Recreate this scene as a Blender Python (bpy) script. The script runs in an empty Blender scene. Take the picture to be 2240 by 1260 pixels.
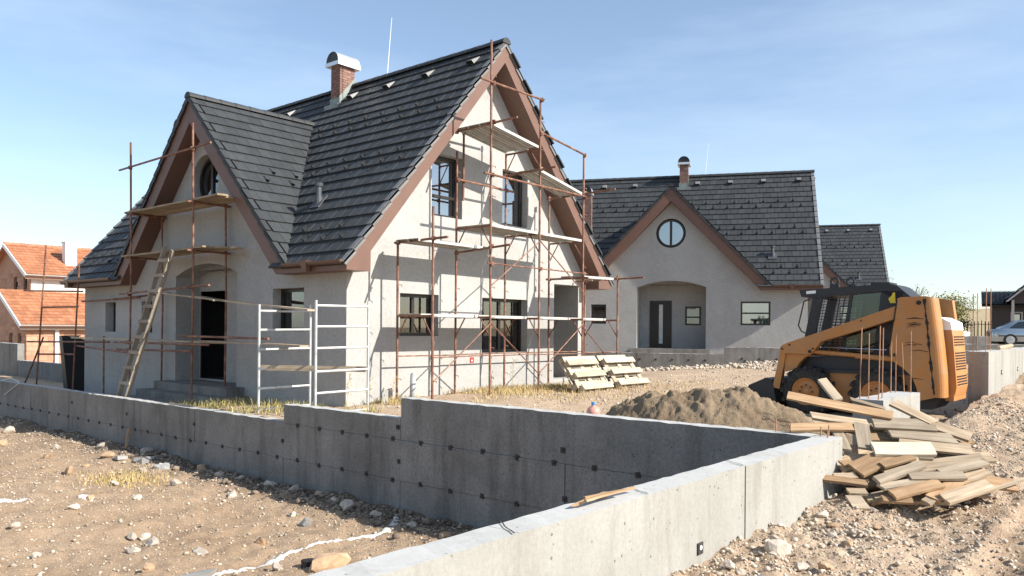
import bpy, bmesh, math, random
import numpy as np
from mathutils import Vector, Matrix
from mathutils.geometry import tessellate_polygon

# ------------------------------------------------------------ camera, sky, sun
SC = bpy.context.scene
COL = SC.collection
CAM_Z = 1.57
cam_data = bpy.data.cameras.new('camera')
cam = bpy.data.objects.new('camera', cam_data); COL.objects.link(cam)
cam_data.sensor_fit = 'HORIZONTAL'; cam_data.sensor_width = 36.0; cam_data.lens = 28.0
cam_data.shift_x = 0.75 / 2240; cam_data.shift_y = 88.0 / 2240
cam_data.clip_start = 0.05; cam_data.clip_end = 5000
cam.matrix_world = Matrix.Translation((0, 0, CAM_Z)) @ Matrix.Rotation(math.radians(90), 4, 'X') @ Matrix.Rotation(0.0085, 4, 'Z')
SC.camera = cam

SUN_TO = Vector((0.965, -0.422, 0.70)).normalized()      # direction towards the sun
SUN_EL = math.asin(SUN_TO.z); SUN_AZ = math.atan2(SUN_TO.x, SUN_TO.y)
world = bpy.data.worlds.new('World'); SC.world = world; world.use_nodes = True
wn = world.node_tree.nodes; wl = world.node_tree.links; wn.clear()
w_out = wn.new('ShaderNodeOutputWorld'); w_bg = wn.new('ShaderNodeBackground'); w_sky = wn.new('ShaderNodeTexSky')
w_sky.sky_type = 'NISHITA'; w_sky.sun_disc = False
w_sky.sun_elevation = SUN_EL; w_sky.sun_rotation = SUN_AZ
w_sky.altitude = 500; w_sky.air_density = 1.0; w_sky.dust_density = 0.9; w_sky.ozone_density = 1.5
w_bg.inputs['Strength'].default_value = 0.115
# faint high cirrus: thin streaks of veil mixed over the whole sky
w_tc = wn.new('ShaderNodeTexCoord'); w_mp = wn.new('ShaderNodeMapping'); w_mp.inputs['Scale'].default_value = (1.2, 2.2, 7.0)
w_mp.inputs['Rotation'].default_value = (0.15, 0.2, 0.5)
w_nz = wn.new('ShaderNodeTexNoise'); w_nz.inputs['Scale'].default_value = 1.7; w_nz.inputs['Detail'].default_value = 7; w_nz.inputs['Roughness'].default_value = 0.6
w_rp = wn.new('ShaderNodeValToRGB'); w_rp.color_ramp.elements[0].position = 0.38; w_rp.color_ramp.elements[1].position = 0.80
w_rp.color_ramp.elements[0].color = (0.10, 0.10, 0.10, 1); w_rp.color_ramp.elements[1].color = (0.42, 0.42, 0.42, 1)
w_mx = wn.new('ShaderNodeMixRGB'); w_mx.blend_type = 'MIX'; w_mx.inputs[2].default_value = (4.6, 5.5, 6.3, 1)
wl.new(w_tc.outputs['Generated'], w_mp.inputs['Vector']); wl.new(w_mp.outputs[0], w_nz.inputs['Vector'])
wl.new(w_nz.outputs['Fac'], w_rp.inputs['Fac']); wl.new(w_rp.outputs['Color'], w_mx.inputs[0])
wl.new(w_sky.outputs['Color'], w_mx.inputs[1]); wl.new(w_mx.outputs[0], w_bg.inputs['Color']); wl.new(w_bg.outputs[0], w_out.inputs['Surface'])

sun_data = bpy.data.lights.new('sun', 'SUN'); sun_data.energy = 5.0; sun_data.angle = math.radians(0.53); sun_data.color = (1.0, 0.945, 0.84)
sun = bpy.data.objects.new('sun', sun_data); COL.objects.link(sun)
sun.rotation_euler = SUN_TO.to_track_quat('Z', 'Y').to_euler(); sun.location = (20, -8, 25)

SC.view_settings.view_transform = 'Standard'; SC.view_settings.look = 'None'
SC.view_settings.exposure = 0.82; SC.view_settings.gamma = 1.0; SC.view_settings.use_curve_mapping = False
SC.render.engine = 'CYCLES'
SC.cycles.max_bounces = 6; SC.cycles.diffuse_bounces = 3; SC.cycles.glossy_bounces = 3; SC.cycles.transmission_bounces = 4; SC.cycles.transparent_max_bounces = 8

# ------------------------------------------------------------ site axes (metres)
AZ = math.radians(49.66)                                  # plot axes: U along the gable, V along the ridge
C0 = Vector((-3.1555, 15.2, 0))
UD = Vector((math.cos(AZ), math.sin(AZ), 0)); VD = Vector((-math.sin(AZ), math.cos(AZ), 0))
def P(u, v, z=0.0): return C0 + UD * u + VD * v + Vector((0, 0, z))
SITE = Matrix.Translation(C0) @ Matrix.Rotation(AZ, 4, 'Z')
RNG = random.Random(7)

# ------------------------------------------------------------ mesh helpers
class MB:
    def __init__(self): self.v = []; self.f = []; self.m = []; self.mi = 0
    def add(self, vs, fs):
        o = len(self.v); self.v += [tuple(p) for p in vs]
        for f in fs: self.f.append(tuple(i + o for i in f)); self.m.append(self.mi)
        return self
    def box(self, lo, hi, M=None):
        x0, y0, z0 = lo; x1, y1, z1 = hi
        vs = [(x0,y0,z0),(x1,y0,z0),(x1,y1,z0),(x0,y1,z0),(x0,y0,z1),(x1,y0,z1),(x1,y1,z1),(x0,y1,z1)]
        if M is not None: vs = [M @ Vector(p) for p in vs]
        return self.add(vs, [(0,3,2,1),(4,5,6,7),(0,1,5,4),(1,2,6,5),(2,3,7,6),(3,0,4,7)])
    def tube(self, p0, p1, r, n=8, r1=None, cap=True):
        p0 = Vector(p0); p1 = Vector(p1); d = p1 - p0
        if d.length < 1e-6: return self
        q = d.normalized().to_track_quat('Z', 'Y'); r1 = r if r1 is None else r1; vs = []
        for k, (p, rr) in enumerate(((p0, r), (p1, r1))):
            for i in range(n):
                a = 2 * math.pi * i / n; vs.append(p + q @ Vector((rr * math.cos(a), rr * math.sin(a), 0)))
        fs = [(i, (i + 1) % n, n + (i + 1) % n, n + i) for i in range(n)]
        if cap: fs += [tuple(range(n - 1, -1, -1)), tuple(range(n, 2 * n))]
        return self.add(vs, fs)
    def path(self, pts, r, n=6):
        for a, b in zip(pts[:-1], pts[1:]): self.tube(a, b, r, n)
        return self
    def prism(self, poly, fn, d0, d1, holes=(), sides=True, back=True, hole_sides=True):
        # poly/holes: lists of (a, b); fn(a, b, d) -> xyz
        loops = [list(poly)] + [list(h) for h in holes]
        tri = tessellate_polygon([[Vector((a, b, 0)) for a, b in lp] for lp in loops])
        flat = [p for lp in loops for p in lp]; n = len(flat)
        vs = [fn(a, b, d0) for a, b in flat]; fs = [tuple(t) for t in tri]
        vs += [fn(a, b, d1) for a, b in flat]
        if back: fs += [tuple(i + n for i in reversed(t)) for t in tri]
        o = 0
        for li, lp in enumerate(loops):
            k = len(lp)
            if (sides if li == 0 else hole_sides):
                for i in range(k):
                    j = (i + 1) % k; fs.append((o + i, o + j, n + o + j, n + o + i))
            o += k
        return self.add(vs, fs)
    def mesh(self, name, mats, smooth=False):
        me = bpy.data.meshes.new(name); me.from_pydata(self.v, [], self.f)
        for m in (mats if isinstance(mats, (list, tuple)) else [mats]): me.materials.append(m)
        if any(self.m): me.polygons.foreach_set('material_index', self.m)
        bm = bmesh.new(); bm.from_mesh(me); bmesh.ops.recalc_face_normals(bm, faces=bm.faces); bm.to_mesh(me); bm.free()
        if smooth: me.polygons.foreach_set('use_smooth', [True] * len(me.polygons))
        me.update(); return me
    def build(self, name, mats, parent=None, smooth=False, loc=None):
        return place(name, self.mesh(name, mats, smooth), parent, loc)

def place(name, me, parent=None, M=None):
    o = bpy.data.objects.new(name, me); COL.objects.link(o)
    if parent is not None: o.parent = parent
    if M is not None:
        if isinstance(M, Matrix): o.matrix_basis = M
        else: o.location = M
    return o
def tag(o, label=None, cat=None, group=None, kind=None):
    if label: o['label'] = label
    if cat: o['category'] = cat
    if group: o['group'] = group
    if kind: o['kind'] = kind
    return o
def empty(name, M, label, cat, group=None):
    o = bpy.data.objects.new(name, None); COL.objects.link(o); o.empty_display_size = 0.2
    if isinstance(M, Matrix): o.matrix_basis = M
    else: o.location = M
    return tag(o, label, cat, group)
def basis(ax, ay, az, o):
    return Matrix(((ax[0], ay[0], az[0], o[0]), (ax[1], ay[1], az[1], o[1]), (ax[2], ay[2], az[2], o[2]), (0, 0, 0, 1)))

# value noise on numpy arrays
_tab = np.random.RandomState(5).rand(256, 256)
def vnoise(x, y):
    xi = np.floor(x).astype(int); yi = np.floor(y).astype(int); fx = x - xi; fy = y - yi
    fx = fx * fx * (3 - 2 * fx); fy = fy * fy * (3 - 2 * fy)
    g = lambda a, b: _tab[a & 255, b & 255]
    return (g(xi, yi) * (1 - fx) + g(xi + 1, yi) * fx) * (1 - fy) + (g(xi, yi + 1) * (1 - fx) + g(xi + 1, yi + 1) * fx) * fy - 0.5
def fbm(x, y, octaves=4, gain=0.5):
    s = 0; a = 1.0; f = 1.0
    for k in range(octaves):
        s = s + a * vnoise(x * f + 17.3 * k, y * f - 9.1 * k); a *= gain; f *= 2.03
    return s

# ------------------------------------------------------------ materials
def new_mat(name):
    m = bpy.data.materials.new(name); m.use_nodes = True
    nt = m.node_tree; b = nt.nodes['Principled BSDF']
    return m, nt, b
def N(nt, typ, **kw):
    n = nt.nodes.new(typ)
    for k, v in kw.items():
        if k in n.inputs.keys(): n.inputs[k].default_value = v
        else: setattr(n, k, v)
    return n
def noise(nt, vec, scale, detail=5, rough=0.55):
    n = N(nt, 'ShaderNodeTexNoise'); n.inputs['Scale'].default_value = scale; n.inputs['Detail'].default_value = detail; n.inputs['Roughness'].default_value = rough
    if vec is not None: nt.links.new(vec, n.inputs['Vector'])
    return n.outputs['Fac']
def ramp(nt, fac, stops):
    r = N(nt, 'ShaderNodeValToRGB'); e = r.color_ramp.elements
    while len(e) < len(stops): e.new(0.5)
    for el, (p, c) in zip(e, stops):
        el.position = p; el.color = (c[0], c[1], c[2], 1) if not isinstance(c, (int, float)) else (c, c, c, 1)
    nt.links.new(fac, r.inputs['Fac']); return r.outputs['Color']
def mix(nt, fac, a, b, mode='MIX'):
    n = N(nt, 'ShaderNodeMixRGB'); n.blend_type = mode
    for i, x in ((0, fac), (1, a), (2, b)):
        if isinstance(x, (int, float)): n.inputs[i].default_value = x if i == 0 else (x, x, x, 1)
        elif isinstance(x, (tuple, list)): n.inputs[i].default_value = (x[0], x[1], x[2], 1)
        else: nt.links.new(x, n.inputs[i])
    return n.outputs[0]
def math_n(nt, op, a, b=0.0):
    n = N(nt, 'ShaderNodeMath'); n.operation = op
    for i, x in enumerate((a, b)):
        if isinstance(x, (int, float)): n.inputs[i].default_value = x
        else: nt.links.new(x, n.inputs[i])
    return n.outputs[0]
def mapping(nt, vec, scale=(1, 1, 1), rot=(0, 0, 0)):
    n = N(nt, 'ShaderNodeMapping'); n.inputs['Scale'].default_value = scale; n.inputs['Rotation'].default_value = rot
    nt.links.new(vec, n.inputs['Vector']); return n.outputs[0]
def obj_co(nt): return N(nt, 'ShaderNodeTexCoord').outputs['Object']
def pos_co(nt): return N(nt, 'ShaderNodeNewGeometry').outputs['Position']
def bump(nt, b, height, strength=0.3, dist=0.01):
    n = N(nt, 'ShaderNodeBump'); n.inputs['Strength'].default_value = strength; n.inputs['Distance'].default_value = dist
    nt.links.new(height, n.inputs['Height']); nt.links.new(n.outputs[0], b.inputs['Normal'])
def sc(c, k): return tuple(min(1, x * k) for x in c)

def simple(name, col, rough=0.7, var=0.15, scale=6.0, metal=0.0, bmp=0.0, bscale=40.0, rnd=0.0, world=False, stretch=(1, 1, 1), spec=0.5):
    m, nt, b = new_mat(name)
    co = pos_co(nt) if world else obj_co(nt)
    co = mapping(nt, co, stretch)
    c = ramp(nt, noise(nt, co, scale), [(0.3, sc(col, 1 - var)), (0.7, sc(col, 1 + var))])
    if rnd:
        oi = N(nt, 'ShaderNodeObjectInfo'); ge = N(nt, 'ShaderNodeNewGeometry')
        r = math_n(nt, 'FRACT', math_n(nt, 'ADD', oi.outputs['Random'], ge.outputs['Random Per Island']))
        k = ramp(nt, r, [(0, 1 - rnd), (1, 1 + rnd)])
        c = mix(nt, 1.0, c, k, 'MULTIPLY')
    nt.links.new(c, b.inputs['Base Color'])
    b.inputs['Roughness'].default_value = rough; b.inputs['Metallic'].default_value = metal; b.inputs['Specular IOR Level'].default_value = spec
    if bmp: bump(nt, b, noise(nt, co, bscale, 4), bmp, 0.01)
    return m
MT = {}
def mat_plaster():
    m, nt, b = new_mat('grey base coat plaster'); co = obj_co(nt)
    c = ramp(nt, noise(nt, co, 0.9, 6, 0.6), [(0.3, (0.345, 0.338, 0.326)), (0.7, (0.392, 0.385, 0.372))])
    st = ramp(nt, noise(nt, mapping(nt, co, (1.3, 1.3, 0.18)), 1.6, 5, 0.6), [(0.55, 0.0), (0.8, 0.4)])
    c = mix(nt, st, c, (0.30, 0.293, 0.282))
    pt = ramp(nt, noise(nt, mapping(nt, co, (0.7, 0.7, 1.1)), 0.8, 8, 0.7), [(0.50, 0.0), (0.53, 0.22), (0.62, 0.0)])      # edges of trowelled fields
    c = mix(nt, pt, c, (0.25, 0.248, 0.245))
    dp = ramp(nt, noise(nt, co, 2.3, 7, 0.75), [(0.58, 0.0), (0.72, 0.3)]); c = mix(nt, dp, c, (0.305, 0.30, 0.29))
    wh = ramp(nt, noise(nt, co, 9, 5, 0.8), [(0.72, 0.0), (0.76, 0.6)]); c = mix(nt, wh, c, (0.48, 0.48, 0.47))
    sp = ramp(nt, noise(nt, co, 14, 3), [(0.35, 0.92), (0.65, 1.05)])
    c = mix(nt, 1.0, c, sp, 'MULTIPLY')
    nt.links.new(c, b.inputs['Base Color']); b.inputs['Roughness'].default_value = 0.92; b.inputs['Specular IOR Level'].default_value = 0.2
    h = math_n(nt, 'ADD', noise(nt, co, 60, 3), math_n(nt, 'MULTIPLY', noise(nt, co, 3.5, 4), 2.0)); bump(nt, b, h, 0.35, 0.006)
    return m
MT['plaster'] = mat_plaster()
def mat_concrete(name, lo, hi, stain, f0=0.72, f1=1.22, bs=0.5):
    m, nt, b = new_mat(name); co = pos_co(nt)
    c = ramp(nt, noise(nt, co, 1.1, 7, 0.62), [(0.28, lo), (0.72, hi)])
    st = ramp(nt, noise(nt, mapping(nt, co, (1.9, 1.9, 0.28)), 1.3, 7, 0.7), [(0.50, 0.0), (0.70, 0.8)])
    c = mix(nt, st, c, stain)
    fine = ramp(nt, noise(nt, co, 34, 6, 0.7), [(0.3, f0), (0.7, f1)]); c = mix(nt, 1.0, c, fine, 'MULTIPLY')
    vo = N(nt, 'ShaderNodeTexVoronoi'); vo.inputs['Scale'].default_value = 16; nt.links.new(co, vo.inputs['Vector'])
    gate = noise(nt, co, 5, 2)
    pit = math_n(nt, 'MULTIPLY', ramp(nt, vo.outputs['Distance'], [(0.10, 1.0), (0.17, 0.0)]), ramp(nt, gate, [(0.5, 0.0), (0.56, 1.0)]))
    c = mix(nt, math_n(nt, 'MULTIPLY', pit, 0.75), c, sc(lo, 0.35))
    nt.links.new(c, b.inputs['Base Color']); b.inputs['Roughness'].default_value = 0.9; b.inputs['Specular IOR Level'].default_value = 0.25
    h = math_n(nt, 'SUBTRACT', math_n(nt, 'ADD', noise(nt, co, 70, 4), math_n(nt, 'MULTIPLY', noise(nt, co, 7, 4), 1.5)), math_n(nt, 'MULTIPLY', pit, 2.5))
    bump(nt, b, h, bs, 0.006); return m
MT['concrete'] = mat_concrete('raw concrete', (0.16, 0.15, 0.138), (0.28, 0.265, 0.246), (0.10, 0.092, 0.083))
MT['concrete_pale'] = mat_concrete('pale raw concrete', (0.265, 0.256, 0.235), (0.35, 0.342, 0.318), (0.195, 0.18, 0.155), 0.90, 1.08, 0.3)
MT['concrete_top'] = mat_concrete('paler concrete top', (0.40, 0.395, 0.38), (0.47, 0.465, 0.45), (0.35, 0.34, 0.32), 0.92, 1.06, 0.2)  # lighter, smoother concrete for the top faces of cast walls
def mat_tile(name, col, rnd):
    m, nt, b = new_mat(name); co = obj_co(nt)
    oi = N(nt, 'ShaderNodeObjectInfo'); ge = N(nt, 'ShaderNodeNewGeometry')
    r = math_n(nt, 'FRACT', math_n(nt, 'ADD', oi.outputs['Random'], ge.outputs['Random Per Island']))
    k = ramp(nt, r, [(0, 1 - rnd), (1, 1 + rnd)])
    c = ramp(nt, noise(nt, pos_co(nt), 9, 4), [(0.3, sc(col, 0.88)), (0.7, sc(col, 1.12))])
    c = mix(nt, 1.0, c, k, 'MULTIPLY')
    nt.links.new(c, b.inputs['Base Color']); b.inputs['Roughness'].default_value = 0.6; b.inputs['Specular IOR Level'].default_value = 0.28
    bump(nt, b, noise(nt, pos_co(nt), 55, 3), 0.25, 0.004); return m
MT['tile'] = mat_tile('dark slate grey concrete tile', (0.043, 0.046, 0.049), 0.15)
MT['tile_orange'] = mat_tile('orange clay tile', (0.38, 0.165, 0.088), 0.2)
MT['verge'] = simple('grey verge tile', (0.15, 0.15, 0.152), 0.5, 0.15, 5, rnd=0.12)
MT['fascia'] = simple('brown painted board', (0.135, 0.069, 0.049), 0.55, 0.08, 2.5, bmp=0.08)
MT['gutter'] = simple('brown metal gutter', (0.10, 0.055, 0.042), 0.35, 0.1, 4)
MT['deck'] = simple('roof underlay', (0.02, 0.02, 0.022), 0.8)
MT['frame'] = simple('dark brown window frame', (0.022, 0.016, 0.014), 0.35, 0.2, 5)
MT['frame_red'] = simple('red brown window sash', (0.16, 0.055, 0.032), 0.4, 0.15, 5)
MT['inside'] = simple('bare interior wall', (0.22, 0.215, 0.21), 0.95)
MT['dark_inside'] = simple('unlit interior', (0.05, 0.048, 0.046), 0.95)  # darkness of unlit rooms put into a near-black wall colour
MT['white'] = simple('white paint', (0.78, 0.78, 0.77), 0.6, 0.05)
MT['zinc'] = simple('bright galvanised sheet', (0.62, 0.63, 0.64), 0.38, 0.1, 3, metal=0.7)
MT['lead'] = simple('grey flashing', (0.20, 0.225, 0.215), 0.55, 0.2, 4, metal=0.2)
MT['brick'] = simple('red chimney brick', (0.20, 0.112, 0.09), 0.85, 0.25, 9, rnd=0.25, bmp=0.3)
MT['mortar'] = simple('mortar', (0.33, 0.29, 0.26), 0.95, 0.12, 20)
MT['black_plastic'] = simple('black plastic', (0.015, 0.015, 0.016), 0.45, 0.2, 4)
MT['dark_pipe'] = simple('dark grey plastic pipe', (0.07, 0.075, 0.085), 0.4, 0.1)
MT['grey_pipe'] = simple('grey plastic drain pipe', (0.33, 0.34, 0.34), 0.45, 0.08)
MT['guard'] = simple('black snow guard', (0.02, 0.02, 0.021), 0.7, 0.2, spec=0.2)
def mat_glass(name, tint, refl):
    m, nt, b = new_mat(name)
    nt.nodes.remove(b); out = nt.nodes['Material Output']
    tr = N(nt, 'ShaderNodeBsdfTransparent'); tr.inputs['Color'].default_value = (*tint, 1)
    gl = N(nt, 'ShaderNodeBsdfGlossy'); gl.inputs['Roughness'].default_value = 0.02
    nt.links.new(ramp(nt, noise(nt, obj_co(nt), 1.5, 2), [(0.3, (0.86, 0.9, 0.92)), (0.7, (0.95, 0.97, 1.0))]), gl.inputs['Color'])
    fr = N(nt, 'ShaderNodeFresnel'); fr.inputs['IOR'].default_value = refl
    mx = N(nt, 'ShaderNodeMixShader'); nt.links.new(fr.outputs[0], mx.inputs[0]); nt.links.new(tr.outputs[0], mx.inputs[1]); nt.links.new(gl.outputs[0], mx.inputs[2])
    nt.links.new(mx.outputs[0], out.inputs['Surface']); return m
MT['glass'] = mat_glass('window glass', (0.55, 0.6, 0.6), 2.4)
MT['glass_mirror'] = mat_glass('coated window glass', (0.3, 0.34, 0.36), 4.5)
MT['glass_green'] = mat_glass('green tinted cab glass', (0.26, 0.42, 0.38), 1.7)
def mat_rust():
    m, nt, b = new_mat('rusty painted scaffold steel'); co = pos_co(nt)
    c = ramp(nt, noise(nt, co, 5.5, 6, 0.65), [(0.3, (0.085, 0.033, 0.022)), (0.5, (0.19, 0.082, 0.05)), (0.72, (0.33, 0.20, 0.13))])
    nt.links.new(c, b.inputs['Base Color']); b.inputs['Roughness'].default_value = 0.6; b.inputs['Metallic'].default_value = 0.115
    bump(nt, b, noise(nt, co, 60, 4), 0.3, 0.003); return m
MT['rust'] = mat_rust()
MT['galv'] = simple('galvanised scaffold steel', (0.50, 0.51, 0.51), 0.45, 0.18, 7, metal=0.35, world=True)
MT['deck_steel'] = simple('galvanised deck plank', (0.48, 0.47, 0.44), 0.5, 0.15, 4, metal=0.2, world=True)
def mat_wood(name, lo, hi, rnd=0.25, grain=(1.2, 22, 22)):
    m, nt, b = new_mat(name); co = obj_co(nt)
    oi = N(nt, 'ShaderNodeObjectInfo')
    off = N(nt, 'ShaderNodeVectorMath'); off.operation = 'ADD'; nt.links.new(co, off.inputs[0])
    cx = N(nt, 'ShaderNodeCombineXYZ'); nt.links.new(math_n(nt, 'MULTIPLY', oi.outputs['Random'], 37.0), cx.inputs[0]); nt.links.new(math_n(nt, 'MULTIPLY', oi.outputs['Random'], 11.0), cx.inputs[1])
    nt.links.new(cx.outputs[0], off.inputs[1]); v = off.outputs[0]
    g = noise(nt, mapping(nt, v, grain), 1.6, 6, 0.65)
    c = ramp(nt, g, [(0.3, lo), (0.7, hi)])
    blot = ramp(nt, noise(nt, mapping(nt, v, (1, 2.5, 2.5)), 2.2, 4), [(0.4, 0.0), (0.75, 0.6)])
    c = mix(nt, blot, c, sc(lo, 0.72))
    k = ramp(nt, oi.outputs['Random'], [(0, 1 - rnd), (1, 1 + rnd)]); c = mix(nt, 1.0, c, k, 'MULTIPLY')
    nt.links.new(c, b.inputs['Base Color']); b.inputs['Roughness'].default_value = 0.8; b.inputs['Specular IOR Level'].default_value = 0.25
    bump(nt, b, g, 0.4, 0.004); return m
MT['wood'] = mat_wood('weathered shuttering board', (0.24, 0.17, 0.11), (0.52, 0.42, 0.30))
MT['wood_grey'] = mat_wood('grey weathered board', (0.26, 0.20, 0.145), (0.49, 0.41, 0.305))
MT['wood_orange'] = mat_wood('orange tinted board', (0.26, 0.155, 0.085), (0.46, 0.315, 0.185))
MT['wood_new'] = mat_wood('fresh pale board', (0.52, 0.45, 0.34), (0.62, 0.55, 0.43), 0.05)
MT['wood_pallet'] = mat_wood('bleached pallet wood', (0.33, 0.275, 0.20), (0.52, 0.455, 0.355), 0.2)
MT['wood_ladder'] = mat_wood('grey ladder wood', (0.20, 0.165, 0.13), (0.36, 0.30, 0.235), 0.15)
# ------------------------------------------------------------ the house type (three stand on the site)
HE, HG, HW, HR, HZ, HS = 0.41, 0.52, 7.91, 3.96, 8.0, 1.187      # eave / verge overhang, width, ridge u, ridge z, pitch
HL, HLW = 12.43, 12.02                                            # left verge, left wall
XV, XZ, XS = 5.28, 6.85, 1.04                                     # cross gable: axis v, ridge z, pitch
FU = lambda a, b, d: (d, a, b)                                    # eave wall plane (a = v, b = z, d = depth inwards)
FV = lambda a, b, d: (a, d, b)                                    # gable wall plane (a = u, b = z)
def rect(a0, a1, b0, b1): return [(a0, b0), (a1, b0), (a1, b1), (a0, b1)]
def arc_rect(a0, a1, b0, b1, bt, n=14):
    pts = [(a0, b0), (a1, b0)]
    for i in range(n + 1):
        t = i / n; a = a1 + (a0 - a1) * t; pts.append((a, b1 + (bt - b1) * (1 - (2 * t - 1) ** 2)))
    return pts
def circle(a, b, r, n=28): return [(a + r * math.cos(2 * math.pi * i / n), b + r * math.sin(2 * math.pi * i / n)) for i in range(n)]

def window(parent, F, a0, a1, b0, b1, d, fw=0.07, mull=(), trans=(), sashes=None, glass='glass', depth=0.07, sash_mat=None):
    """frame mesh is the part; panes and sashes are its sub-parts"""
    m = MB(); m.prism(rect(a0, a1, b0, b1), F, d, d + depth, holes=[rect(a0 + fw, a1 - fw, b0 + fw, b1 - fw)])
    for a in mull: m.prism(rect(a - fw * 0.55, a + fw * 0.55, b0 + fw, b1 - fw), F, d + 0.004, d + depth - 0.004)
    for b in trans: m.prism(rect(a0 + fw, a1 - fw, b - fw * 0.45, b + fw * 0.45), F, d + 0.006, d + depth - 0.006)
    w = m.build('window', MT['frame'], parent)
    xs = [a0 + fw] + list(mull) + [a1 - fw]; ys = [b0 + fw] + list(trans) + [b1 - fw]
    for i in range(len(xs) - 1):
        for j in range(len(ys) - 1):
            MB().prism(rect(xs[i], xs[i + 1], ys[j], ys[j + 1]), F, d + depth * 0.5, d + depth * 0.5 + 0.008).build('pane', MT[glass], w)
    return w

def round_window(parent, F, a, b, r, d, glass='glass'):
    m = MB(); m.prism(circle(a, b, r), F, d, d + 0.07, holes=[circle(a, b, r - 0.07)]); m.prism(rect(a - 0.05, a + 0.05, b - r + 0.06, b + r - 0.06), F, d + 0.005, d + 0.065)
    w = m.build('window', MT['frame'], parent)
    for s in (-1, 1):
        pts = [(a + s * (0.03 + (r - 0.06) * math.cos(t)), b + (r - 0.06) * math.sin(t)) for t in [math.pi * (i / 14 - 0.5) for i in range(15)]]
        MB().prism(pts, F, d + 0.03, d + 0.038).build('pane', MT[glass], w)
    return w

def tile_mesh():
    m = MB(); W, L = 0.2965, 0.375; t0, t1 = 0.038, 0.0
    prof = [(0.0, 0.0), (0.272, 0.0), (0.279, 0.007), (W, 0.007)]
    vs = []
    for y, zt in ((0.0, t0), (L, t1)):
        for x, dz in prof: vs.append((x, y, zt + dz))
    for y, zb in ((0.0, 0.002), (L, -0.03)):
        vs += [(0, y, zb), (W, y, zb)]
    m.add(vs, [(0,1,5,4),(1,2,6,5),(2,3,7,6),(8,9,3,2,1,0),(0,4,10,8),(9,11,7,3),(4,5,6,7,11,10)])
    return m
TILE_ME = tile_mesh().mesh('roof_tile', MT['tile'])
def ridge_mesh(L=0.42, r0=0.135, r1=0.12, n=8):
    m = MB(); vs = []
    for y, r in ((0.0, r0), (L, r1)):
        for i in range(n + 1):
            a = math.pi * i / n; vs.append((r * math.cos(a), y, r * 0.95 * math.sin(a)))
    fs = [(i, i + 1, n + 2 + i, n + 1 + i) for i in range(n)] + [tuple(range(n + 1)), tuple(range(2 * n + 1, n, -1))]
    return m.add(vs, fs)
RIDGE_ME = ridge_mesh().mesh('ridge_tile', MT['tile'])
def guard_mesh():
    m = MB(); m.add([(-0.02,0,0.03),(0.02,0,0.03),(0.02,0.0,0.105),(-0.02,0.0,0.105),(0.012,0.13,0.035),(-0.012,0.13,0.035)], [(0,1,2,3),(3,2,4,5),(0,3,5),(1,4,2)])
    m.box((-0.012, 0.0, 0.03), (0.012, 0.22, 0.036)); return m
GUARD_ME = guard_mesh().mesh('snow_guard', MT['guard'])
def vent_mesh():
    m = MB(); m.add([(-0.11,0,0.03),(0.11,0,0.03),(0.09,0,0.135),(-0.09,0,0.135),(0.10,0.30,0.02),(-0.10,0.30,0.02)], [(3,2,4,5),(0,3,5),(1,4,2),(0,5,4,1)])
    m.mi = 1; m.add([(-0.09,0.012,0.035),(0.09,0.012,0.035),(0.075,0.012,0.125),(-0.075,0.012,0.125)], [(0,1,2,3)]); return m
VENT_ME = vent_mesh().mesh('roof_vent', [MT['verge'], MT['black_plastic']])

def slope_frames():
    k = math.sqrt(1 + HS * HS); c, s = 1 / k, HS / k
    k2 = math.sqrt(1 + XS * XS); c2, s2 = 1 / k2, XS / k2
    u0 = -HE - 0.07; z0 = HZ - HS * (HR - u0)
    f = basis((0, -1, 0), (c, 0, s), (-s, 0, c), (u0, HL, z0)); Lm = (HR - u0) * k
    b = basis((0, 1, 0), (-c, 0, s), (s, 0, c), (2 * HR - u0, -HG, z0))
    v0 = XV - (XZ - 2.78) / XS; z2 = XZ - XS * (XV - v0); Lx = (XV - v0) * k2
    xr = basis((1, 0, 0), (0, c2, s2), (0, -s2, c2), (-HE - 0.02, v0, z2))
    xl = basis((-1, 0, 0), (0, -c2, s2), (0, s2, c2), (4.0, 2 * XV - v0, z2))
    return f, b, xr, xl, Lm, Lx
SF, SB, SXR, SXL, LM, LX = slope_frames()
NM, NX = 21, 17
def main_z(u): return HZ - HS * abs(u - HR)
def cross_z(v): return XZ - XS * abs(v - XV)

def roof_tiles():
    """(matrix, visible-side flag) of every tile of the house type"""
    out = []; em = LM / NM; ex = LX / NX; tw = 0.30; rg = random.Random(3)
    def put(S, x, y, vis): out.append((S @ Matrix.Translation((x, y, rg.uniform(-0.002, 0.003))) @ Matrix.Rotation(rg.uniform(-0.004, 0.004), 4, 'Z'), vis))
    for S, vis in ((SF, True), (SB, False)):
        for r in range(NM):
            n = int((HL + HG) / tw); st = (HL + HG - n * tw) - (0.5 * tw if r % 2 else 0.0)
            for i in range(n + 1):
                x = st + i * tw
                if x < -0.16 or x + 0.2 > HL + HG: continue
                p = S @ Vector((x + 0.15, r * em + 0.16, 0))
                hid = S is SF and cross_z(p.y) > p.z + 0.32 and p.y > 1.2 and p.y < 9.4
                if hid: continue
                put(S, x, r * em, vis)
    for S, vis in ((SXR, True), (SXL, False)):
        for r in range(NX):
            zc = (S @ Vector((0, r * ex + 0.2, 0))).z; ui = HR - (HZ - zc) / HS
            n = int((ui + HE + 0.5) / tw) + 1
            for i in range(n):
                off = (0.5 * tw if r % 2 else 0.0)
                x = i * tw - off + 0.0 if S is SXR else (4.0 + HE + 0.02) - (i + 1) * tw + off
                if S is SXR and x < -0.01: continue
                if S is SXL and x + tw > 4.0 + HE + 0.03: continue
                put(S, x, r * ex, vis)
    return out
ROOF_TILES = roof_tiles()

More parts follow.
